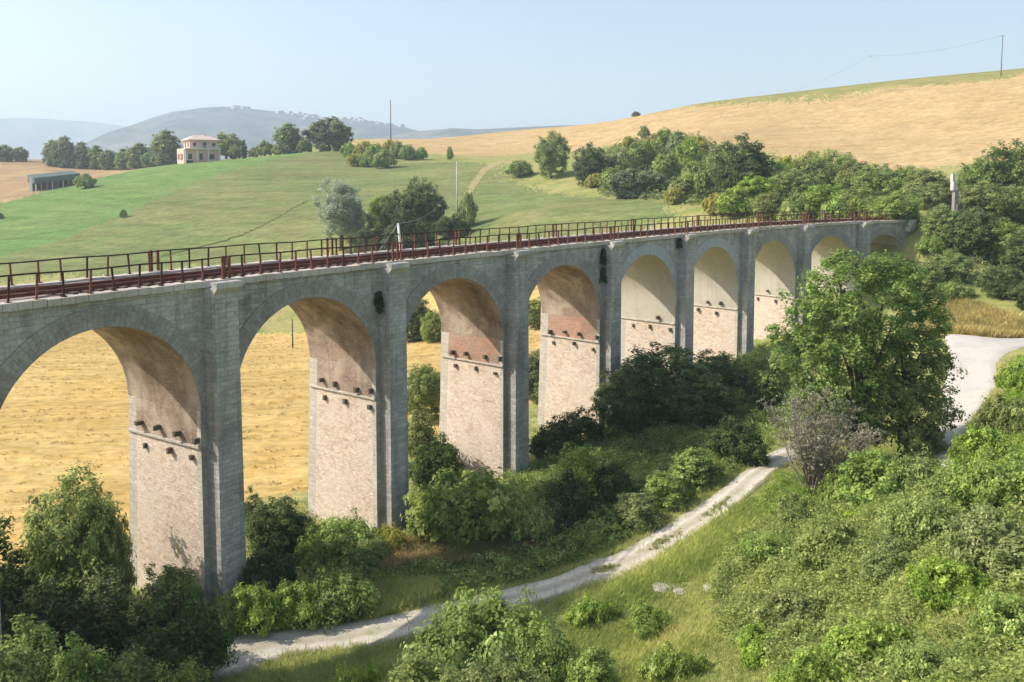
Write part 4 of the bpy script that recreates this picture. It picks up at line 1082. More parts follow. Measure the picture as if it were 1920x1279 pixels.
# ---- under and before the viaduct
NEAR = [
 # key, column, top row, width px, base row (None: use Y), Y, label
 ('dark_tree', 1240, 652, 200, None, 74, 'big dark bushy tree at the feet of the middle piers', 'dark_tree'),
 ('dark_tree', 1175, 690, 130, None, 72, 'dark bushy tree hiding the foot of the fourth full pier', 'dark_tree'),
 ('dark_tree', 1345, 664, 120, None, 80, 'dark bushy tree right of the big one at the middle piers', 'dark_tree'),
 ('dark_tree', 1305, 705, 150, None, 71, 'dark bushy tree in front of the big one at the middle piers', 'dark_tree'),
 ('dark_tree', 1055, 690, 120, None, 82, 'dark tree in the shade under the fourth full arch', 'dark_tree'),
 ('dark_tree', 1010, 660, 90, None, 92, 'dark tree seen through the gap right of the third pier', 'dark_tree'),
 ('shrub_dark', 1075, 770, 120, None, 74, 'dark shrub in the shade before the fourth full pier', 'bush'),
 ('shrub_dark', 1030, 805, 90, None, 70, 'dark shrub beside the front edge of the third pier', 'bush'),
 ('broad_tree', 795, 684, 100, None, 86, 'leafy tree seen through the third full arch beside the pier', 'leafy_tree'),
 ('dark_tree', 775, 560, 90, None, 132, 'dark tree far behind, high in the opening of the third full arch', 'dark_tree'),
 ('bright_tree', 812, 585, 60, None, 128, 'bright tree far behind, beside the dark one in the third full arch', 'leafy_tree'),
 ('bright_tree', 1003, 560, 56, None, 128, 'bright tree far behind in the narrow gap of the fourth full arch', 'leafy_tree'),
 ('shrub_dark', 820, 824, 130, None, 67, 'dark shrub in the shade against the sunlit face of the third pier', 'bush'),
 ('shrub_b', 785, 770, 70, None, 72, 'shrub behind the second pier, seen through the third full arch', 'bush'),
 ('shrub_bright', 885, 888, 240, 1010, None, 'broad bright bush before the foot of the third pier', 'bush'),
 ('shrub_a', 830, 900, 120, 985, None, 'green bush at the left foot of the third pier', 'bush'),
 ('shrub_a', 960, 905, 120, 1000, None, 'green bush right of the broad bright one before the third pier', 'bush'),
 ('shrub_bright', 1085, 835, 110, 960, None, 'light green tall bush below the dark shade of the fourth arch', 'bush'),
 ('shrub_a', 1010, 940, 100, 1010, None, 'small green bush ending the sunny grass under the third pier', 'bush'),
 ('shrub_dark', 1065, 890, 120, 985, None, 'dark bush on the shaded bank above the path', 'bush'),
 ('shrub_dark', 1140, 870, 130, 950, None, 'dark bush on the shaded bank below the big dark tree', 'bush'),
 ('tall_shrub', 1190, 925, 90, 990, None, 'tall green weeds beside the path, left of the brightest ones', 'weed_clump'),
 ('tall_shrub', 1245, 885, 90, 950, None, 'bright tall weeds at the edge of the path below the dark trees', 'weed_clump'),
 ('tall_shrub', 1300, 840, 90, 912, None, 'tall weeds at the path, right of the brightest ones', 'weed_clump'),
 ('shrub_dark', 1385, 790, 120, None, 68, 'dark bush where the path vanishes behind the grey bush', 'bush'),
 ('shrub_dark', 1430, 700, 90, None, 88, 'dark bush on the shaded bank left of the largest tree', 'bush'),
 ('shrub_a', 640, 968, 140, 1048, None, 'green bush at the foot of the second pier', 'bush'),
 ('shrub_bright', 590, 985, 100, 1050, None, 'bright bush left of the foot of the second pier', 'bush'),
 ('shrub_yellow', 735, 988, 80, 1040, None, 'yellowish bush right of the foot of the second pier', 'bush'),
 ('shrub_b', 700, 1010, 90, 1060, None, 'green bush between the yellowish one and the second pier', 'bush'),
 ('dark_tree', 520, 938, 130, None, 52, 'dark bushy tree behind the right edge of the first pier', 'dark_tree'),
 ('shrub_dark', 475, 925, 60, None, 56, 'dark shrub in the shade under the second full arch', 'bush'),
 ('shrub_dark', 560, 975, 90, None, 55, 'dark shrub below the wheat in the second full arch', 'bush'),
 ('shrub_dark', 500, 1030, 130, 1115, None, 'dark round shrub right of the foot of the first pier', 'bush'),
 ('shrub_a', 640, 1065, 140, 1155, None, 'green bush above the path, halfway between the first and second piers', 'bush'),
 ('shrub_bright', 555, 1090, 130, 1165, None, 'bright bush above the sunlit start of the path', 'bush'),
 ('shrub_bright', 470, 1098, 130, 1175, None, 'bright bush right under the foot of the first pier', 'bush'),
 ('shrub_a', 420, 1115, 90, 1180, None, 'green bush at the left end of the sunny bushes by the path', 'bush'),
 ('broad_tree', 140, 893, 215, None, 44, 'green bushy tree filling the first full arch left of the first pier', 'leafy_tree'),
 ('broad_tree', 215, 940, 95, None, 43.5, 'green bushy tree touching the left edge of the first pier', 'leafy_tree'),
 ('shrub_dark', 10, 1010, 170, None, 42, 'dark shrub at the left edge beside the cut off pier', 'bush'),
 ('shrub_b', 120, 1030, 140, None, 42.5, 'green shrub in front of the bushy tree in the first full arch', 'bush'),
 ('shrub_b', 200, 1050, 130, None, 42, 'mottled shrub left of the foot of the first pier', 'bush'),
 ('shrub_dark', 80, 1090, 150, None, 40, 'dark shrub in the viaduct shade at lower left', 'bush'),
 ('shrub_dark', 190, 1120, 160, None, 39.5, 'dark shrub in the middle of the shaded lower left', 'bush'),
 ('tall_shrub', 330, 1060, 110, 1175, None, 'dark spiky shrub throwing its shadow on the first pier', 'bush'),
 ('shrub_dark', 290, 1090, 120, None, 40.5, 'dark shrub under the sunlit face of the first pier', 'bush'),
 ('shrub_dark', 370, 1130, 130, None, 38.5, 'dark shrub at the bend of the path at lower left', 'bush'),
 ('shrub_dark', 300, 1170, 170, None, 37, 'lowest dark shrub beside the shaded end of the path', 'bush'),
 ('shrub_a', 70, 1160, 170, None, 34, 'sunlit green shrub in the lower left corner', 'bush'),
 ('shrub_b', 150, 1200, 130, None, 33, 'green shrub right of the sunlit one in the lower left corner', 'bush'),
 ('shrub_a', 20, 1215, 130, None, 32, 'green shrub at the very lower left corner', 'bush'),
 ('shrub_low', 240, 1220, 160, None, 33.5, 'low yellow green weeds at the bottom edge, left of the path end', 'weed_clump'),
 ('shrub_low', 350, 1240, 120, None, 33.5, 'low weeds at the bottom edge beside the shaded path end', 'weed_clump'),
 # before the path
 ('shrub_a', 930, 1112, 240, None, 36, 'large round green bush at the bottom centre before the path', 'bush'),
 ('shrub_a', 840, 1160, 220, None, 34.5, 'green bush left of the large round one at the bottom centre', 'bush'),
 ('shrub_b', 1010, 1170, 160, None, 34.5, 'green bush right of the large round one at the bottom centre', 'bush'),
 ('shrub_bright', 800, 1225, 180, None, 31.5, 'light green bush at the bottom edge, left of centre', 'bush'),
 ('shrub_a', 930, 1230, 200, None, 31, 'dark green bush at the bottom edge below the large round one', 'bush'),
 ('shrub_b', 1110, 1215, 110, None, 32, 'small dark bush at the bottom edge right of centre', 'bush'),
 ('shrub_low', 660, 1255, 130, None, 34, 'low weeds at the bottom edge on the near side of the path', 'weed_clump'),
 # right hand slope
 ('shrub_b', 1640, 850, 170, 955, None, 'green bush with dark hollows right of the bare grey bush', 'bush'),
 ('shrub_a', 1720, 845, 130, 930, None, 'olive green bush hiding the lower end of the road', 'bush'),
 ('shrub_low', 1580, 890, 120, 950, None, 'pale low bush before the bare grey bush', 'bush'),
 ('shrub_bright', 1840, 800, 130, None, 48, 'bright green bush on the near verge of the road', 'bush'),
 ('shrub_bright', 1895, 745, 110, None, 55, 'bright green bush at the right edge above the near verge of the road', 'bush'),
 ('shrub_bright', 1905, 680, 80, None, 66, 'bright low bush at the inside of the road bend', 'bush'),
 ('shrub_a', 1880, 850, 170, None, 42, 'green bush at the right edge below the road verge', 'bush'),
 ('shrub_b', 1800, 880, 150, None, 41, 'green bush below the shaded piece of road', 'bush'),
 ('shrub_a', 1740, 930, 160, None, 38.5, 'green bush in the upper right of the bramble slope', 'bush'),
 ('shrub_b', 1850, 950, 180, None, 35, 'tall green bush with a dark hollow near the right edge', 'bush'),
 ('tall_shrub', 1900, 1000, 140, None, 31, 'tall dark bush at the right edge of the bramble slope', 'bush'),
 ('shrub_a', 1900, 1120, 150, None, 26, 'green bush at the right edge near the bottom corner', 'bush'),
 ('shrub_bright', 1560, 985, 150, 1060, None, 'rounded bright bush at the top of the bramble slope, below the bare grey bush', 'bush'),
 ('shrub_a', 1450, 1000, 110, 1055, None, 'green bush at the upper left corner of the bramble slope', 'bush'),
 ('shrub_b', 1665, 1010, 130, 1085, None, 'green bush in the middle of the upper bramble slope', 'bush'),
 ('shrub_bright', 1780, 1050, 170, 1130, None, 'bright rounded bush in the right half of the bramble slope', 'bush'),
 ('shrub_bright', 1490, 1110, 150, 1175, None, 'bright bush in the left half of the bramble slope', 'bush'),
 ('shrub_bright', 1420, 1180, 110, 1235, None, 'small bright bush at the lower left rim of the bramble slope', 'bush'),
 ('shrub_bright', 1640, 1170, 190, 1255, None, 'bright broad bush low in the middle of the bramble slope', 'bush'),
 ('shrub_a', 1750, 1205, 150, None, 27, 'green bush at the bottom edge in the middle of the bramble slope', 'bush'),
 ('shrub_bright', 1530, 1225, 170, None, 29.5, 'bright bush at the bottom edge in the left half of the bramble slope', 'bush'),
 ('shrub_low', 1215, 1140, 120, 1185, None, 'low weeds in the meadow below the pale stones', 'weed_clump'),
 ('shrub_low', 1110, 1125, 110, 1165, None, 'low pale bush at the near edge of the path, right of the large round bush', 'bush'),
 ('shrub_low', 1260, 1220, 140, 1270, None, 'low grey green weeds at the bottom edge of the meadow', 'weed_clump'),
 ('shrub_low', 1490, 930, 130, 975, None, 'low grey green weeds below the bare grey bush', 'weed_clump'),
]
for key, px, yt, wp, ba, Y, lb, nm in NEAR:
    cat = 'tree' if nm.endswith('tree') else ('weeds' if nm == 'weed_clump' else 'bush')
    plant(key, px, yt, wp, lb, base=ba, Y=Y, cat=cat, name=nm)

# ---- brambles over the right hand slope, and the grasses
def hits(px, py):
    """Ground points for many pixels."""
    out = []
    for a, b in zip(px, py):
        p = hit(a, b, 140)
        if p is not None: out.append(p)
    return np.array(out)
def px_of(P):
    d = P - np.array([0, 0, CAMZ])
    f = d[:, 1] * CP - d[:, 2] * SP; v = -(d[:, 1] * SP + d[:, 2] * CP) / f
    return 960 + F * d[:, 0] / f, CY + F * v
BR = np.array([hit(*q)[:2] for q in [(1400, 1000), (1480, 965), (1560, 960), (1700, 950), (1960, 930), (2300, 1000), (2300, 1400), (1900, 1400), (1480, 1360), (1430, 1240), (1350, 1190), (1330, 1110), (1360, 1050)]])
lo_, hi_ = BR.min(0), BR.max(0)
n = 11000
Q = lo_ + (hi_ - lo_) * rng.random((n, 2))
Q = Q[in_poly(Q[:, 0], Q[:, 1], BR)]
zz = H(Q[:, 0], Q[:, 1])
hump = 0.55 + 0.35 * np.sin(Q[:, 0] * 0.9 + 1.3 * np.sin(Q[:, 1] * 0.5)) * np.sin(Q[:, 1] * 0.8 + 0.7) + 0.3 * np.sin(Q[:, 0] * 2.3 + 2) * np.sin(Q[:, 1] * 2.1)
hump = np.clip(hump, 0.1, 1.5)
ht = hump * (0.55 + 0.5 * rng.random(len(Q)))
Cb = np.stack([Q[:, 0], Q[:, 1], zz + ht], -1)
V, Fq, tn = leaves(Cb, 0.28 + 0.15 * rng.random(len(Cb)), np.clip(0.55 + 0.2 * rng.normal(size=len(Cb)), 0, 1), 26, 0.12, 0.9, None, flat=0.6, elong=0.75)
tag(link('brambles', mesh('brambles', V, Fq, M['leaf_bramble'], attr={'tint': tn})), 'dense tangle of bright green brambles over the right hand slope', 'brambles', kind='stuff')

def grass(name, mat, poly, count, h0, wd, label, tmean, avoid=True, near=True, patch=1.0, seed=3):
    g = np.random.default_rng(seed)
    poly = np.asarray(poly)
    lo, hi = poly.min(0), poly.max(0)
    # more tufts near the camera
    P = []
    tot = 0
    while tot < count:
        q = lo + (hi - lo) * g.random((count * 2, 2))
        q = q[in_poly(q[:, 0], q[:, 1], poly)]
        r = np.hypot(q[:, 0], q[:, 1])
        q = q[g.random(len(q)) < np.clip((38 / r) ** 1.6, 0, 1)]
        if avoid:
            for pa, pb in ((PL, PR), (RL, RR)):
                q = q[~in_poly(q[:, 0], q[:, 1], PATHPOLY[pa is PL]) | (g.random(len(q)) < 0.03)]
        P.append(q); tot += len(q)
        if len(P) > 40: break
    q = np.vstack(P)[:count]
    z = H(q[:, 0], q[:, 1])
    n = len(q)
    pt = 0.5 + 0.5 * np.sin(q[:, 0] * 0.35 + 1.7 * np.sin(q[:, 1] * 0.22)) * np.sin(q[:, 1] * 0.41 + 1.1 * np.sin(q[:, 0] * 0.3))
    pf = 0.5 + 0.5 * np.sin(q[:, 0] * 1.9 + 2) * np.sin(q[:, 1] * 1.7 + q[:, 0])
    tint = np.clip(tmean + patch * (pt - 0.5) * 0.7 + (pf - 0.5) * 0.3 + g.normal(0, 0.12, n), 0, 1)
    hh = h0 * (0.5 + 0.8 * g.random(n)) * (0.6 + 0.7 * pt)
    NB = 4
    a = g.random((n, NB)) * 6.28
    lean = 0.25 + 0.5 * g.random((n, NB))
    bx = q[:, None, 0] + g.normal(0, 0.10, (n, NB)); by = q[:, None, 1] + g.normal(0, 0.10, (n, NB))
    L = hh[:, None] * (0.7 + 0.6 * g.random((n, NB)))
    tx = bx + np.cos(a) * L * lean; ty = by + np.sin(a) * L * lean
    px, py = -np.sin(a) * wd, np.cos(a) * wd
    z0 = np.broadcast_to(z[:, None] - 0.03, a.shape)
    Vv = np.stack([np.stack([bx - px, by - py, z0], -1), np.stack([bx + px, by + py, z0], -1), np.stack([(bx + tx * 1.0) / 2 + px * 0.8, (by + ty) / 2 + py * 0.8, z0 + L * 0.6], -1), np.stack([tx, ty, z0 + L], -1)], 2)
    Vv = Vv.reshape(-1, 3)
    Fq = np.arange(len(Vv)).reshape(-1, 4)
    tn = np.repeat(np.repeat(tint, NB), 4)
    return tag(link(name, mesh(name, Vv, Fq, mat, attr={'tint': tn})), label, 'grass', kind='stuff')
def undergrowth(name, mat, poly, count, per, leaf, hmax, label, seed, skip=(), tint=0.45):
    g = np.random.default_rng(seed)
    poly = np.asarray(poly); lo, hi = poly.min(0), poly.max(0)
    q = lo + (hi - lo) * g.random((count * 6, 2))
    q = q[in_poly(q[:, 0], q[:, 1], poly)]
    for k in skip: q = q[~in_poly(q[:, 0], q[:, 1], np.asarray(k)) | (g.random(len(q)) < 0.12)]
    q = q[:count]
    x, y = q[:, 0], q[:, 1]
    hm = 0.45 + 0.3 * np.sin(x * 0.8 + 1.3 * np.sin(y * 0.6) + seed) * np.sin(y * 0.7 + 0.7) + 0.25 * np.sin(x * 2.1 + seed) * np.sin(y * 1.9) + g.normal(0, 0.12, len(q))
    hm = np.clip(hm, 0.05, 1.1) * hmax
    C = np.stack([x, y, H(x, y) + hm * (0.25 + 0.75 * g.random(len(q)))], -1)
    tn0 = np.clip(tint + 0.25 * np.sin(x * 0.5 + seed) * np.sin(y * 0.45) + g.normal(0, 0.15, len(q)), 0, 1)
    V, Fq, tn = leaves(C, 0.22 + 0.22 * g.random(len(q)), tn0, per, leaf, 0.6, None, flat=0.75, elong=0.5, g=g)
    return tag(link(name, mesh(name, V, Fq, M[mat], attr={'tint': tn})), label, 'undergrowth', kind='stuff')
_pl = np.array([HP(*q) for q in PL]); _pr = np.array([HP(*q) for q in PR])
PATHPOLY = {True: np.vstack([_pl * 0.87 + _pr * 0.13, (_pl * 0.13 + _pr * 0.87)[::-1]]), False: np.vstack([[HP(*q) for q in RL], [HP(*q) for q in RR][::-1]])}
GP = [hit(*q)[:2] for q in [(300, 1340), (700, 1340), (1000, 1340), (1400, 1340), (1700, 1340), (2050, 1300)]] + [at(2020, 900, 44)[:2], at(1980, 650, 72)[:2], at(1890, 660, 73)[:2], at(1800, 760, 62)[:2]] + [bp(PS[6], 1, 0)[:2], bp(PS[4], 0.6, 0)[:2], bp(PS[2], 0.6, 0)[:2], bp(PS[0], 0.6, 0)[:2], bp(PS[-1], 0.6, 0)[:2]]
grass('meadow_grass', M['grass'], GP, 90000, 0.30, 0.013, 'long green and straw coloured grass on the banks beside the path', 0.52)
GD = [HP(*q) for q in [(715, 1075), (760, 1010), (860, 1025), (1000, 1010), (1025, 1030), (900, 1060), (780, 1065)]]
grass('dry_grass', M['grass2'], GD, 8000, 0.5, 0.014, 'tall dry orange grass in the sun below the second pier', 0.55, avoid=True, seed=8)
GD2 = [HP(*q) for q in [(690, 1165), (690, 1110), (740, 1090), (820, 1095), (830, 1120), (760, 1145)]]
grass('dry_grass', M['grass'], GD2, 5000, 0.45, 0.014, 'yellowish dry grass at the far edge of the path', 0.66, avoid=True, seed=9)
GD3 = [HP(*q) for q in [(1690, 630), (1790, 560), (1850, 575), (1900, 600), (1990, 618), (1990, 632), (1850, 632)]]
grass('bank_grass', M['grass2'], GD3, 9000, 0.6, 0.03, 'tall straw coloured grass on the bank beyond the road', 0.65, avoid=True, patch=0.4, seed=10)
GD4 = [HP(*q) for q in [(1130, 1110), (1240, 1050), (1330, 985), (1400, 930), (1440, 960), (1350, 1050), (1240, 1120), (1150, 1150)]]
grass('dry_grass', M['grass'], GD4, 3500, 0.34, 0.013, 'yellow dry grass on the near verge of the sunlit path', 0.35, avoid=True, seed=12, patch=1.2)
GD5 = [HP(*q) for q in [(1060, 1180), (1200, 1150), (1320, 1200), (1300, 1300), (1120, 1300)]]
grass('dry_grass', M['grass'], GD5, 5000, 0.34, 0.013, 'pale dry grass in the meadow at the bottom of the picture', 0.62, avoid=True, seed=13, patch=1.3)
BK = [tuple(bp(PS[k] + d, o, 0)[:2]) for k, d, o in ((-1, 0, 1.0), (0, 0, 1.0), (1, 0, 1.0), (2, 0, 1.0), (3, 0, 1.0), (4, 0, 1.0), (5, 0, 1.0), (6, 0, 1.0), (7, 0, 0.5))]
BK += [tuple(HP(*q)) for q in [(1500, 700), (1480, 800), (1440, 838), (1385, 882), (1322, 928), (1250, 974), (1160, 1027), (1100, 1048), (990, 1088), (780, 1134), (610, 1165), (440, 1186), (330, 1240), (200, 1290), (0, 1290)]] + [(-27, 33)]
undergrowth('undergrowth', 'leaf_green', BK, 9500, 24, 0.15, 1.25, 'tangled green undergrowth on the bank between viaduct and path', 21, skip=(GD, GD2))
undergrowth('undergrowth', 'leaf_shaded', BK, 4600, 24, 0.15, 0.95, 'dark low creepers and brambles on the bank between viaduct and path', 22, skip=(GD, GD2))
BB = [tuple(bp(PS[k], 0.5, 0)[:2]) for k in range(-1, 8)] + [tuple(bp(PS[k], -DW - 4.5, 0)[:2]) for k in range(7, -2, -1)]
undergrowth('undergrowth', 'leaf_green', BB, 3200, 22, 0.15, 1.2, 'green scrub growing under the arches between the piers', 23)
BR2 = [tuple(HP(*q)) for q in [(1420, 960), (1450, 905), (1560, 885), (1700, 900), (1780, 880), (1850, 790), (1890, 740), (1905, 670)]] + [tuple(at(1980, 650, 72)[:2]), tuple(at(2100, 800, 52)[:2]), tuple(at(2100, 1000, 36)[:2]), tuple(HP(1700, 960)), tuple(HP(1500, 985))]
undergrowth('undergrowth', 'leaf_bramble', BR2, 3000, 24, 0.14, 0.9, 'light green scrub between the road and the bramble slope', 24)
WB = [tuple(at(1725, 470, 108)[:2]), tuple(at(1740, 520, 104)[:2]), tuple(at(1830, 545, 97)[:2]), tuple(at(1950, 560, 96)[:2]), (90, 100), (95, 150), (70, 150), (60, 124)]
undergrowth('undergrowth', 'leaf_green', WB, 5200, 18, 0.26, 2.2, 'green undergrowth of the wood at the right end of the viaduct', 25)
undergrowth('undergrowth', 'leaf_bramble', [(3, 27), (8, 30), (16, 31), (30, 34), (36, 20), (22, 10), (9, 12), (4, 18)], 4200, 26, 0.11, 0.8, 'bright green scrub at the lower right corner, nearest to the viewer', 26)
SL = [tuple(HP(*q)) for q in [(1120, 368), (1200, 376), (1290, 386), (1400, 388), (1530, 386), (1600, 384)]] + [tuple(at(*q)[:2]) for q in [(1640, 330, 160), (1500, 300, 205), (1400, 282, 235), (1330, 268, 262), (1260, 250, 300), (1180, 270, 300), (1120, 300, 270)]]
undergrowth('undergrowth', 'leaf_green', SL, 7000, 15, 0.38, 2.6, 'green scrub between the bushes on the slope below the right hill', 27)
# straw lying in swaths on the cut wheat field
_g = np.random.default_rng(31)
_c = []
for k in range(62):
    y0 = 30 + 2.3 * k
    x = np.arange(-120, 22, 0.75)
    y = y0 + 0.10 * x + 5 * np.sin(x / 38 + k * 0.012) + _g.normal(0, 0.22, len(x)) + 0.3 * np.sin(x * 0.4 + k)
    keep = (_g.random(len(x)) < 0.8) & (np.sin(x * 0.13 + k * 1.7) > -0.75)
    _c.append(np.stack([x + _g.normal(0, 0.2, len(x)), y], -1)[keep])
_c = np.vstack(_c)
_c = _c[in_poly(_c[:, 0], _c[:, 1], ZONES[0][2])]
C4 = np.stack([_c[:, 0], _c[:, 1], H(_c[:, 0], _c[:, 1]) + 0.07], -1)
V, Fq, tn = leaves(C4, np.full(len(C4), 0.42), np.clip(0.5 + _g.normal(0, 0.25, len(C4)), 0, 1), 9, 0.26, 0.8, None, flat=0.2, elong=0.3)
tag(link('straw', mesh('straw', V, Fq, M['straw'], attr={'tint': tn})), 'straw lying in long swaths on the cut golden field behind the viaduct', 'straw', kind='stuff')
# grass strip between the wheel tracks of the path
ST = []
for t in np.linspace(6.2, 9.4, 40) / (len(PL) - 1):
    a, b = at_path(t); q = a * 0.45 + b * 0.55
    ST.append(hit(*q))
ST = np.array(ST)
m_ = []
for p in ST:
    k = int(9 * max(0.0, 0.4 + math.sin(p[0] * 1.7) + 0.3 * math.sin(p[0] * 4.1)))
    for _ in range(k):
        m_.append((p[0] + rng.normal(0, 0.18), p[1] + rng.normal(0, 0.16)))
m_ = np.array(m_)
C3 = np.stack([m_[:, 0], m_[:, 1], H(m_[:, 0], m_[:, 1]) + 0.13], -1)
V, Fq, tn = leaves(C3, np.full(len(C3), 0.12), np.full(len(C3), 0.45), 12, 0.10, 0.4, None)
tag(link('verge_weeds', mesh('verge_weeds', V, Fq, M['grass'], attr={'tint': tn})), 'strip of weeds growing between the wheel tracks of the path', 'weeds', kind='stuff')

for px, py, sz, lb in [(1255, 1102, 1.0, 'larger pale flat stone lying in the meadow below the path'), (1278, 1110, 0.6, 'small pale stone right beside the larger flat one in the meadow'), (1342, 1104, 0.75, 'pale stone at the left edge of the brambles')]:
    p = hit(px, py)
    g = np.random.default_rng(int(px))
    bm = bmesh.new()
    bmesh.ops.create_icosphere(bm, subdivisions=3, radius=1)
    for v in bm.verts:
        k = 1 + 0.18 * math.sin(3 * v.co.x + px) + 0.14 * math.sin(5 * v.co.y - 2 * v.co.z + px)
        v.co = Vector((v.co.x * sz * 0.75 * k, v.co.y * sz * 0.6 * k, v.co.z * sz * 0.13 * k + 0.02))
    me = bpy.data.meshes.new('stone'); bm.to_mesh(me); bm.free(); me.materials.append(M['chalk'])
    o = link('stone', me); o.location = p; tag(o, lb, 'stone')

# ---- weeds growing out of the masonry
def wall_tuft(k, z, h, wd, label, seed, ds=-0.95):
    g = np.random.default_rng(seed)
    n = 46
    C = np.stack([g.normal(0, wd * 0.33, n), g.normal(0, wd * 0.3, n), g.random(n) * h], -1)
    C[:, :2] *= (1.15 - C[:, 2:3] / h)
    V, Fq, tn = leaves(C, np.full(n, 0.16), np.full(n, 0.2), 26, 0.13, 0.2, None, g=g)
    p = bp(PS[k] + ds, 0.22, dz(PS[k]) + z)
    root = empty('wall_plant', p); tag(root, label, 'plant')
    link('foliage', mesh('foliage', V, Fq, M['leaf_dark'], attr={'tint': tn}), root)
    m = MB().tube([(0, -0.25, 0), (0, 0, 0.05), (0.03, 0.02, h * 0.5)], [0.035, 0.03, 0.012], 5)
    rr = link('stem', m.data('stem', M['bark']), root)
wall_tuft(1, -3.0, 1.2, 0.8, 'dark weed tuft growing from the wall high on the second pier', 71)
wall_tuft(3, -2.0, 1.4, 0.55, 'dark ivy like weed under the coping of the fourth pier, upper one', 72)
wall_tuft(3, -3.4, 1.2, 0.5, 'dark weed on the fourth pier, below the upper tuft', 73)
wall_tuft(4, -1.2, 0.8, 0.45, 'small dark weed under the coping of the fifth pier', 74)

# ------------------------------------------------------------------ poles, mast, wires
def pole(px, ytop, base, mat, label, r, name='utility_pole', Y=None, arm=0.0, cat='pole', lean=0.0):
    if Y is None:
        p = hit(px, base)
    else:
        p = at(px, base, Y); p[2] = float(H(p[0], p[1])[0])
    zt = at(px, ytop, p[1])[2]
    root = empty(name, p); tag(root, label, cat)
    h = zt - p[2]
    link('shaft', MB().tube([(0, 0, -0.5), (lean * 0.5, 0, h * 0.5), (lean, 0, h)], [r, r * 0.85, r * 0.65], 8).data('shaft', mat, True), root)
    if arm:
        link('crossarm', MB().box((lean, 0, h - 0.35), (arm, 0.12, 0.12)).data('crossarm', mat), root)
        for q in (-0.42, 0.42):
            link('insulator', MB().tube([(lean + q * arm, 0, h - 0.22), (lean + q * arm, 0, h - 0.05)], [0.06, 0.04], 6).data('insulator', M['white_paint']), root)
    return np.array([p[0] + lean, p[1], zt])
pA = pole(733, 188, 268, M['pole_wood'], 'thin dark mast on the ridge right of the two round trees', 0.22, 'mast', Y=345, cat='mast')
pB = pole(857, 303, 404, M['pole_pale'], 'pale concrete pole on the hillside right of the dark trees', 0.17, Y=200, arm=0.0)
pC = pole(549, 598, 653, M['pole_wood'], 'dark wooden pole in the wheat seen through the second full arch', 0.13)
pD = pole(1877, 66, 138, M['pole_wood'], 'dark pole on the skyline of the right hand hill', 0.16, Y=299, arm=1.6)
pE = pole(1629, 104, 188, M['pole_pale'], 'pale slender pole on the right hill, left of the skyline pole', 0.10, Y=312, arm=1.4)
pF = pole(1358, 213, 252, M['pole_pale'], 'short pale pole at the edge of the right hill wheat', 0.10, Y=330)
def wire(a, b, sag, label, r=0.022, off=0.0):
    t = np.linspace(0, 1, 24)[:, None]
    P = a * (1 - t) + b * t
    P[:, 2] -= sag * 4 * (t[:, 0] * (1 - t[:, 0]))
    P[:, 1] += off
    o = MB().tube(P, r, 4).build('power_wire', M['wire'])
    return tag(o, label, 'wire')
wire(pD - [0.6, 0, 0.1], pE - [0, 0, 0.1], 1.6, 'overhead wire sagging between the skyline pole and the pale slender pole', 0.03)
wire(pE - [0, 0, 0.1], pF, 2.0, 'overhead wire running down from the pale slender pole to the short pale pole', 0.022)
# white stay post beside the far railing
_sv = np.linspace(5, 25, 400)
_pv = bp(_sv, -DW + 0.3, dz(_sv) + 0.05)
_s0 = float(_sv[np.argmin(np.abs((_pv[:, 0] / _pv[:, 1]) - ray(752, 455)[0] / ray(752, 455)[1]))])
b0 = bp(_s0, -DW + 0.3, dz(_s0) - 0.05)
root = empty('stay_post', b0)
tag(root, 'slanting white post with stay wires at the far railing', 'post')
t0 = at(746.5, 419, b0[1] + 0.2) - b0
link('shaft', MB().tube([(0, 0, -0.05), tuple(t0)], [0.10, 0.08], 8).data('shaft', M['white_paint'], True), root)
e1 = bp(_s0 - 2.2, -DW + 0.3, dz(_s0)) - b0
link('stay_wire', MB().tube([tuple(t0), tuple(e1)], 0.025, 4).data('stay_wire', M['pole_pale']), root)
tw = np.array(root.location) + t0
wire(tw, pB - np.array([0, 0, 0.6]), 3.0, 'cable rising from the white stay post to the pale concrete pole', 0.03)

# white and grey post among the trees beyond the far end
p = at(1788, 390, 116.0)
p[2] = float(H(p[0], p[1])[0])
root = empty('signal_post', p); tag(root, 'white topped grey post standing among the trees beyond the viaduct end', 'post')
zt = at(1786, 326, 116.0)[2] - p[2]
zm = at(1788, 357, 116.0)[2] - p[2]
link('shaft', MB().box((0.15, 0, -0.3), (0.6, 0.5, zm + 0.3), 0.3, 0.95).data('shaft', M['grey_paint']), root)
hd = link('signal_head', MB().box((-0.05, 0, zm - 0.002), (0.72, 0.55, (zt - zm) * 0.52), 0.3, 0.92).box((-0.2, 0.1, zm + (zt - zm) * 0.52), (0.42, 0.45, (zt - zm) * 0.48), 0.3, 0.95).data('signal_head', M['post_white']), root)
link('dark_box', MB().box((0.45, -0.35, zm * 0.25), (0.7, 0.5, zm * 0.4), 0.3, 0.9).data('dark_box', M['dark_stone']), root)

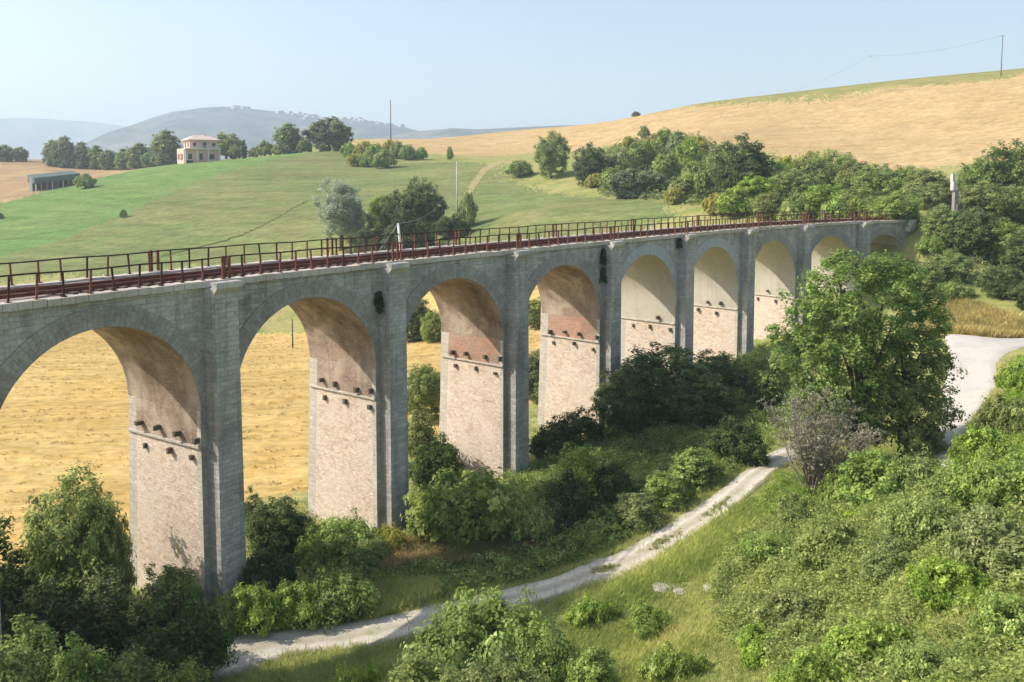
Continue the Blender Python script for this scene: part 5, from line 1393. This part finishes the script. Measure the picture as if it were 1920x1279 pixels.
# white post with hedge on the brown field
p = at(59, 362, 332); p[2] = float(H(p[0], p[1])[0])
root = empty('white_post', p); tag(root, 'white post at the left end of the dark hedge on the brown field', 'post')
zt = at(59, 333, 332)[2] - p[2]
link('shaft', MB().box((0, 0, -0.3), (0.75, 0.5, zt + 0.3), 0, 0.9).data('shaft', M['white_paint']), root)
link('cap', MB().box((0, 0, zt), (0.9, 0.65, 0.25)).data('cap', M['white_paint']), root)
plant('far_shrub', 160, 328, 40, 'green bush at the right end of the low grey shed on the brown field', Y=346)
a_ = at(66, 362, 333); b_ = at(150, 352, 345)
a_[2] = float(H(a_[0], a_[1])[0]); b_[2] = float(H(b_[0], b_[1])[0])
SH = empty('shed', a_, math.atan2(b_[1] - a_[1], b_[0] - a_[0])); tag(SH, 'long low grey shed with open front on the brown field beside the white post', 'shed')
sl_ = math.hypot(b_[0] - a_[0], b_[1] - a_[1]); dzs = b_[2] - a_[2]
link('roof', mesh('roof', [(-0.3, -0.6, 5.1), (sl_, -0.6, 5.1 + dzs * 0.6), (sl_, 6, 6.2 + dzs * 0.6), (-0.3, 6, 6.2), (-0.3, -0.6, 3.1), (sl_, -0.6, 3.1 + dzs * 0.6), (sl_, 6, 3.4 + dzs * 0.6), (-0.3, 6, 3.4)],
     [np.array([[0, 1, 2, 3], [4, 7, 6, 5], [0, 4, 5, 1], [1, 5, 6, 2], [2, 6, 7, 3], [3, 7, 4, 0]])], M['shed_roof']), SH)
MB().box((sl_ / 2, 5.6, -1), (sl_ - 0.6, 0.3, 5.0 + dzs * 0.5)).build('back_wall', M['dark_stone'], SH)
for t in np.linspace(0.02, 0.98, 9):
    MB().box((sl_ * t, -0.1, -1.2), (0.3, 0.3, 4.3 + dzs * 0.6 * t)).build('post', M['house_brick'] if int(t * 10) % 3 else M['house_trim'], SH)

# ------------------------------------------------------------------ the house on the hill
HY = 380.0
hb = at(372, 303, HY); hb[2] = float(H(hb[0], hb[1])[0])
HO = empty('house', hb, R(33)); tag(HO, 'pink two storey house with hipped roof and balconies on the green hill', 'house')
s_ = HY / F
W_, D_, H1, H2 = 64 * s_, 52 * s_, 22 * s_, 16 * s_
base_ = 0.6
mm = MB().box((0, 0, -1.2), (W_, D_, H1 + 1.2 + base_)).box((0.08 * W_, 0.02 * D_, H1 + base_), (W_ * 0.78, D_ * 0.9, H2))
mm.build('wall', M['house_wall'], HO)
def hip(w, d, z, h, x=0.0, y=0.0):
    V = [(x-w/2, y-d/2, z), (x+w/2, y-d/2, z), (x+w/2, y+d/2, z), (x-w/2, y+d/2, z), (x-w*0.22, y, z+h), (x+w*0.22, y, z+h),
         (x-w/2, y-d/2, z-0.25), (x+w/2, y-d/2, z-0.25), (x+w/2, y+d/2, z-0.25), (x-w/2, y+d/2, z-0.25)]
    return mesh('roof', V, [np.array([[0, 1, 5, 4], [2, 3, 4, 5], [6, 7, 1, 0], [7, 8, 2, 1], [8, 9, 3, 2], [9, 6, 0, 3], [9, 8, 7, 6]]), np.array([[1, 2, 5], [3, 0, 4]])], M['house_roof'])
link('roof', hip(W_ * 0.92, D_ * 1.12, H1 + H2 + base_, 9 * s_, 0.08 * W_), HO)
MB().box((0.02 * W_, -D_ * 0.5 - 0.9, H1 + base_ - 0.35), (W_ * 1.02, 2.2, 0.35)).build('balcony', M['house_trim'], HO)
for fx in (-0.48, -0.16, 0.16, 0.48):
    MB().box((fx * W_, -D_ * 0.5 - 1.7, -1.0), (0.45, 0.45, H1 + base_ + 0.65)).build('column', M['house_trim'], HO)
bl = MB()
for fx in np.linspace(-0.48, 0.48, 26):
    bl.box((fx * W_, -D_ * 0.5 - 1.85, H1 + base_), (0.14, 0.1, 0.9))
bl.box((0.02 * W_, -D_ * 0.5 - 1.85, H1 + base_ + 0.9), (W_ * 1.0, 0.16, 0.12))
bl.build('balustrade', M['house_trim'], HO)
for fx, z, ww, hh, up in [(-0.33, base_ + 0.5, 1.6, 2.2, 0), (-0.02, base_ + 0.3, 1.4, 2.6, 0), (0.28, base_ + 0.5, 2.2, 2.2, 0), (-0.18, H1 + base_ + 0.6, 1.4, 1.7, 1), (0.10, H1 + base_ + 0.1, 1.5, 2.4, 1), (0.36, H1 + base_ + 0.6, 1.4, 1.7, 1)]:
    yy = -D_ * 0.5 if not up else 0.02 * D_ - D_ * 0.45
    f = MB().box((fx * W_, yy - 0.03, z - 0.1), (ww + 0.3, 0.14, hh + 0.2)).build('window', M['house_trim'], HO)
    MB().box((fx * W_, yy - 0.09, z), (ww, 0.06, hh)).build('pane', M['glass'], f)
MB().box((-W_ * 0.5 - 0.05, -0.05 * D_, base_ + 0.2), (0.14, D_ * 0.5, 2.6)).build('brick_panel', M['house_brick'], HO)
for fy, z, ww, hh in [(-0.28, base_ + 0.4, 1.6, 2.3), (0.28, base_ + 0.4, 1.5, 2.3), (-0.2, H1 + base_ + 0.6, 1.4, 1.7), (0.2, H1 + base_ + 0.6, 1.4, 1.7)]:
    xx = -W_ * 0.5 if z < H1 else 0.08 * W_ - W_ * 0.39
    f = MB().box((xx - 0.03, fy * D_, z - 0.1), (0.14, ww + 0.3, hh + 0.2)).build('window', M['house_trim'], HO)
    MB().box((xx - 0.09, fy * D_, z), (0.06, ww, hh)).build('pane', M['glass'], f)
MB().box((-0.36 * W_, -D_ * 0.5 - 0.04, -0.9), (3.2, 0.1, 1.6)).build('garage_opening', M['glass'], HO)
MB().box((0.2 * W_, 0, H1 + H2 + base_ + 3 * s_), (0.9, 0.9, 7 * s_)).build('chimney', M['house_wall'], HO)

# ------------------------------------------------------------------ far mountains and the hilltop town
def ridge(name, pts, Y, depth, seed, mat, mound=0.5):
    g = np.random.default_rng(seed)
    px = np.array([p[0] for p in pts], float); py = np.array([p[1] for p in pts], float)
    x = np.linspace(px[0], px[-1], 260)
    top = CAMZ - (np.interp(x, px, py) - HOR) / F * Y
    X = (x - 960) / F * Y
    tt = np.linspace(-1, 1, 60)
    nz = np.zeros_like(X)
    V = []
    for t in tt:
        prof = math.cos(t * math.pi / 2) ** 1.3
        wob = 0.10 * np.sin(X / 140 + 3 * t + seed) + 0.07 * np.sin(X / 60 - 7 * t) + 0.05 * np.sin(X / 31 + 11 * t)
        z = -30 + (top + 30) * np.clip(prof * (1 + wob * (1 - prof) * 2.2), 0, None)
        V.append(np.stack([X, np.full_like(X, Y + t * depth), z], -1))
    P = np.stack(V, 1)
    o = MB().grid(P).build(name, mat, smooth=True)
    return tag(o, kind='structure')
ridge('mountain', [(150, 318), (190, 292), (230, 270), (265, 252), (300, 236), (335, 222), (370, 212), (405, 205), (440, 203), (475, 206), (505, 209), (540, 213), (575, 216), (610, 222), (650, 222), (690, 227), (725, 232), (760, 240), (800, 250), (850, 270), (900, 300)], 3000, 900, 3, M['far_hill'])
ridge('far_hills', [(-900, 260), (-500, 235), (-200, 226), (0, 225), (60, 223), (120, 226), (170, 229), (230, 236), (290, 246), (360, 256), (450, 270), (600, 290)], 5600, 1000, 5, M['far_hill'])
ridge('far_ridge', [(700, 262), (780, 248), (850, 242), (900, 244), (960, 241), (1040, 237), (1100, 235), (1160, 236), (1260, 250), (1400, 280)], 2400, 500, 9, M['far_hill'])
tb = MB()
g = np.random.default_rng(4)
for _ in range(120):
    c = g.choice(3, p=[0.6, 0.18, 0.22])
    px = (g.normal(435, 22), g.normal(560, 28), g.normal(680, 45))[c]
    drop = 2.0 + abs(g.normal(0, 3.0))
    Y = 3000 - 138 * math.sqrt(drop / 5) - 12
    row = np.interp(px, [150, 230, 335, 440, 540, 610, 690, 760], [318, 270, 222, 203, 213, 222, 227, 240])
    p = at(px, row + drop, Y)
    tb.box((p[0], p[1], p[2] - 6), (11 + 11 * g.random(), 12, 12 + 8 * g.random()), -0.6 - 0.5 * g.random())
tag(tb.build('hilltop_town', M['town']), 'pale hazy houses of a far town along the mountain top', 'town', kind='stuff')

# ------------------------------------------------------------------ haze over the whole valley
m, n_, out = new_mat('haze')
pv = N(n_, 'ShaderNodeVolumePrincipled', {'Color': (0.68, 0.82, 1.0, 1), 'Density': 0.00026, 'Anisotropy': 0.15})
n_.links.new(pv.outputs[0], out.inputs['Volume'])
hz = MB().box((0, 0, -130), (14000, 14000, 130 + 430)).build('haze', m)
tag(hz, kind='stuff')
bpy.context.view_layer.update()
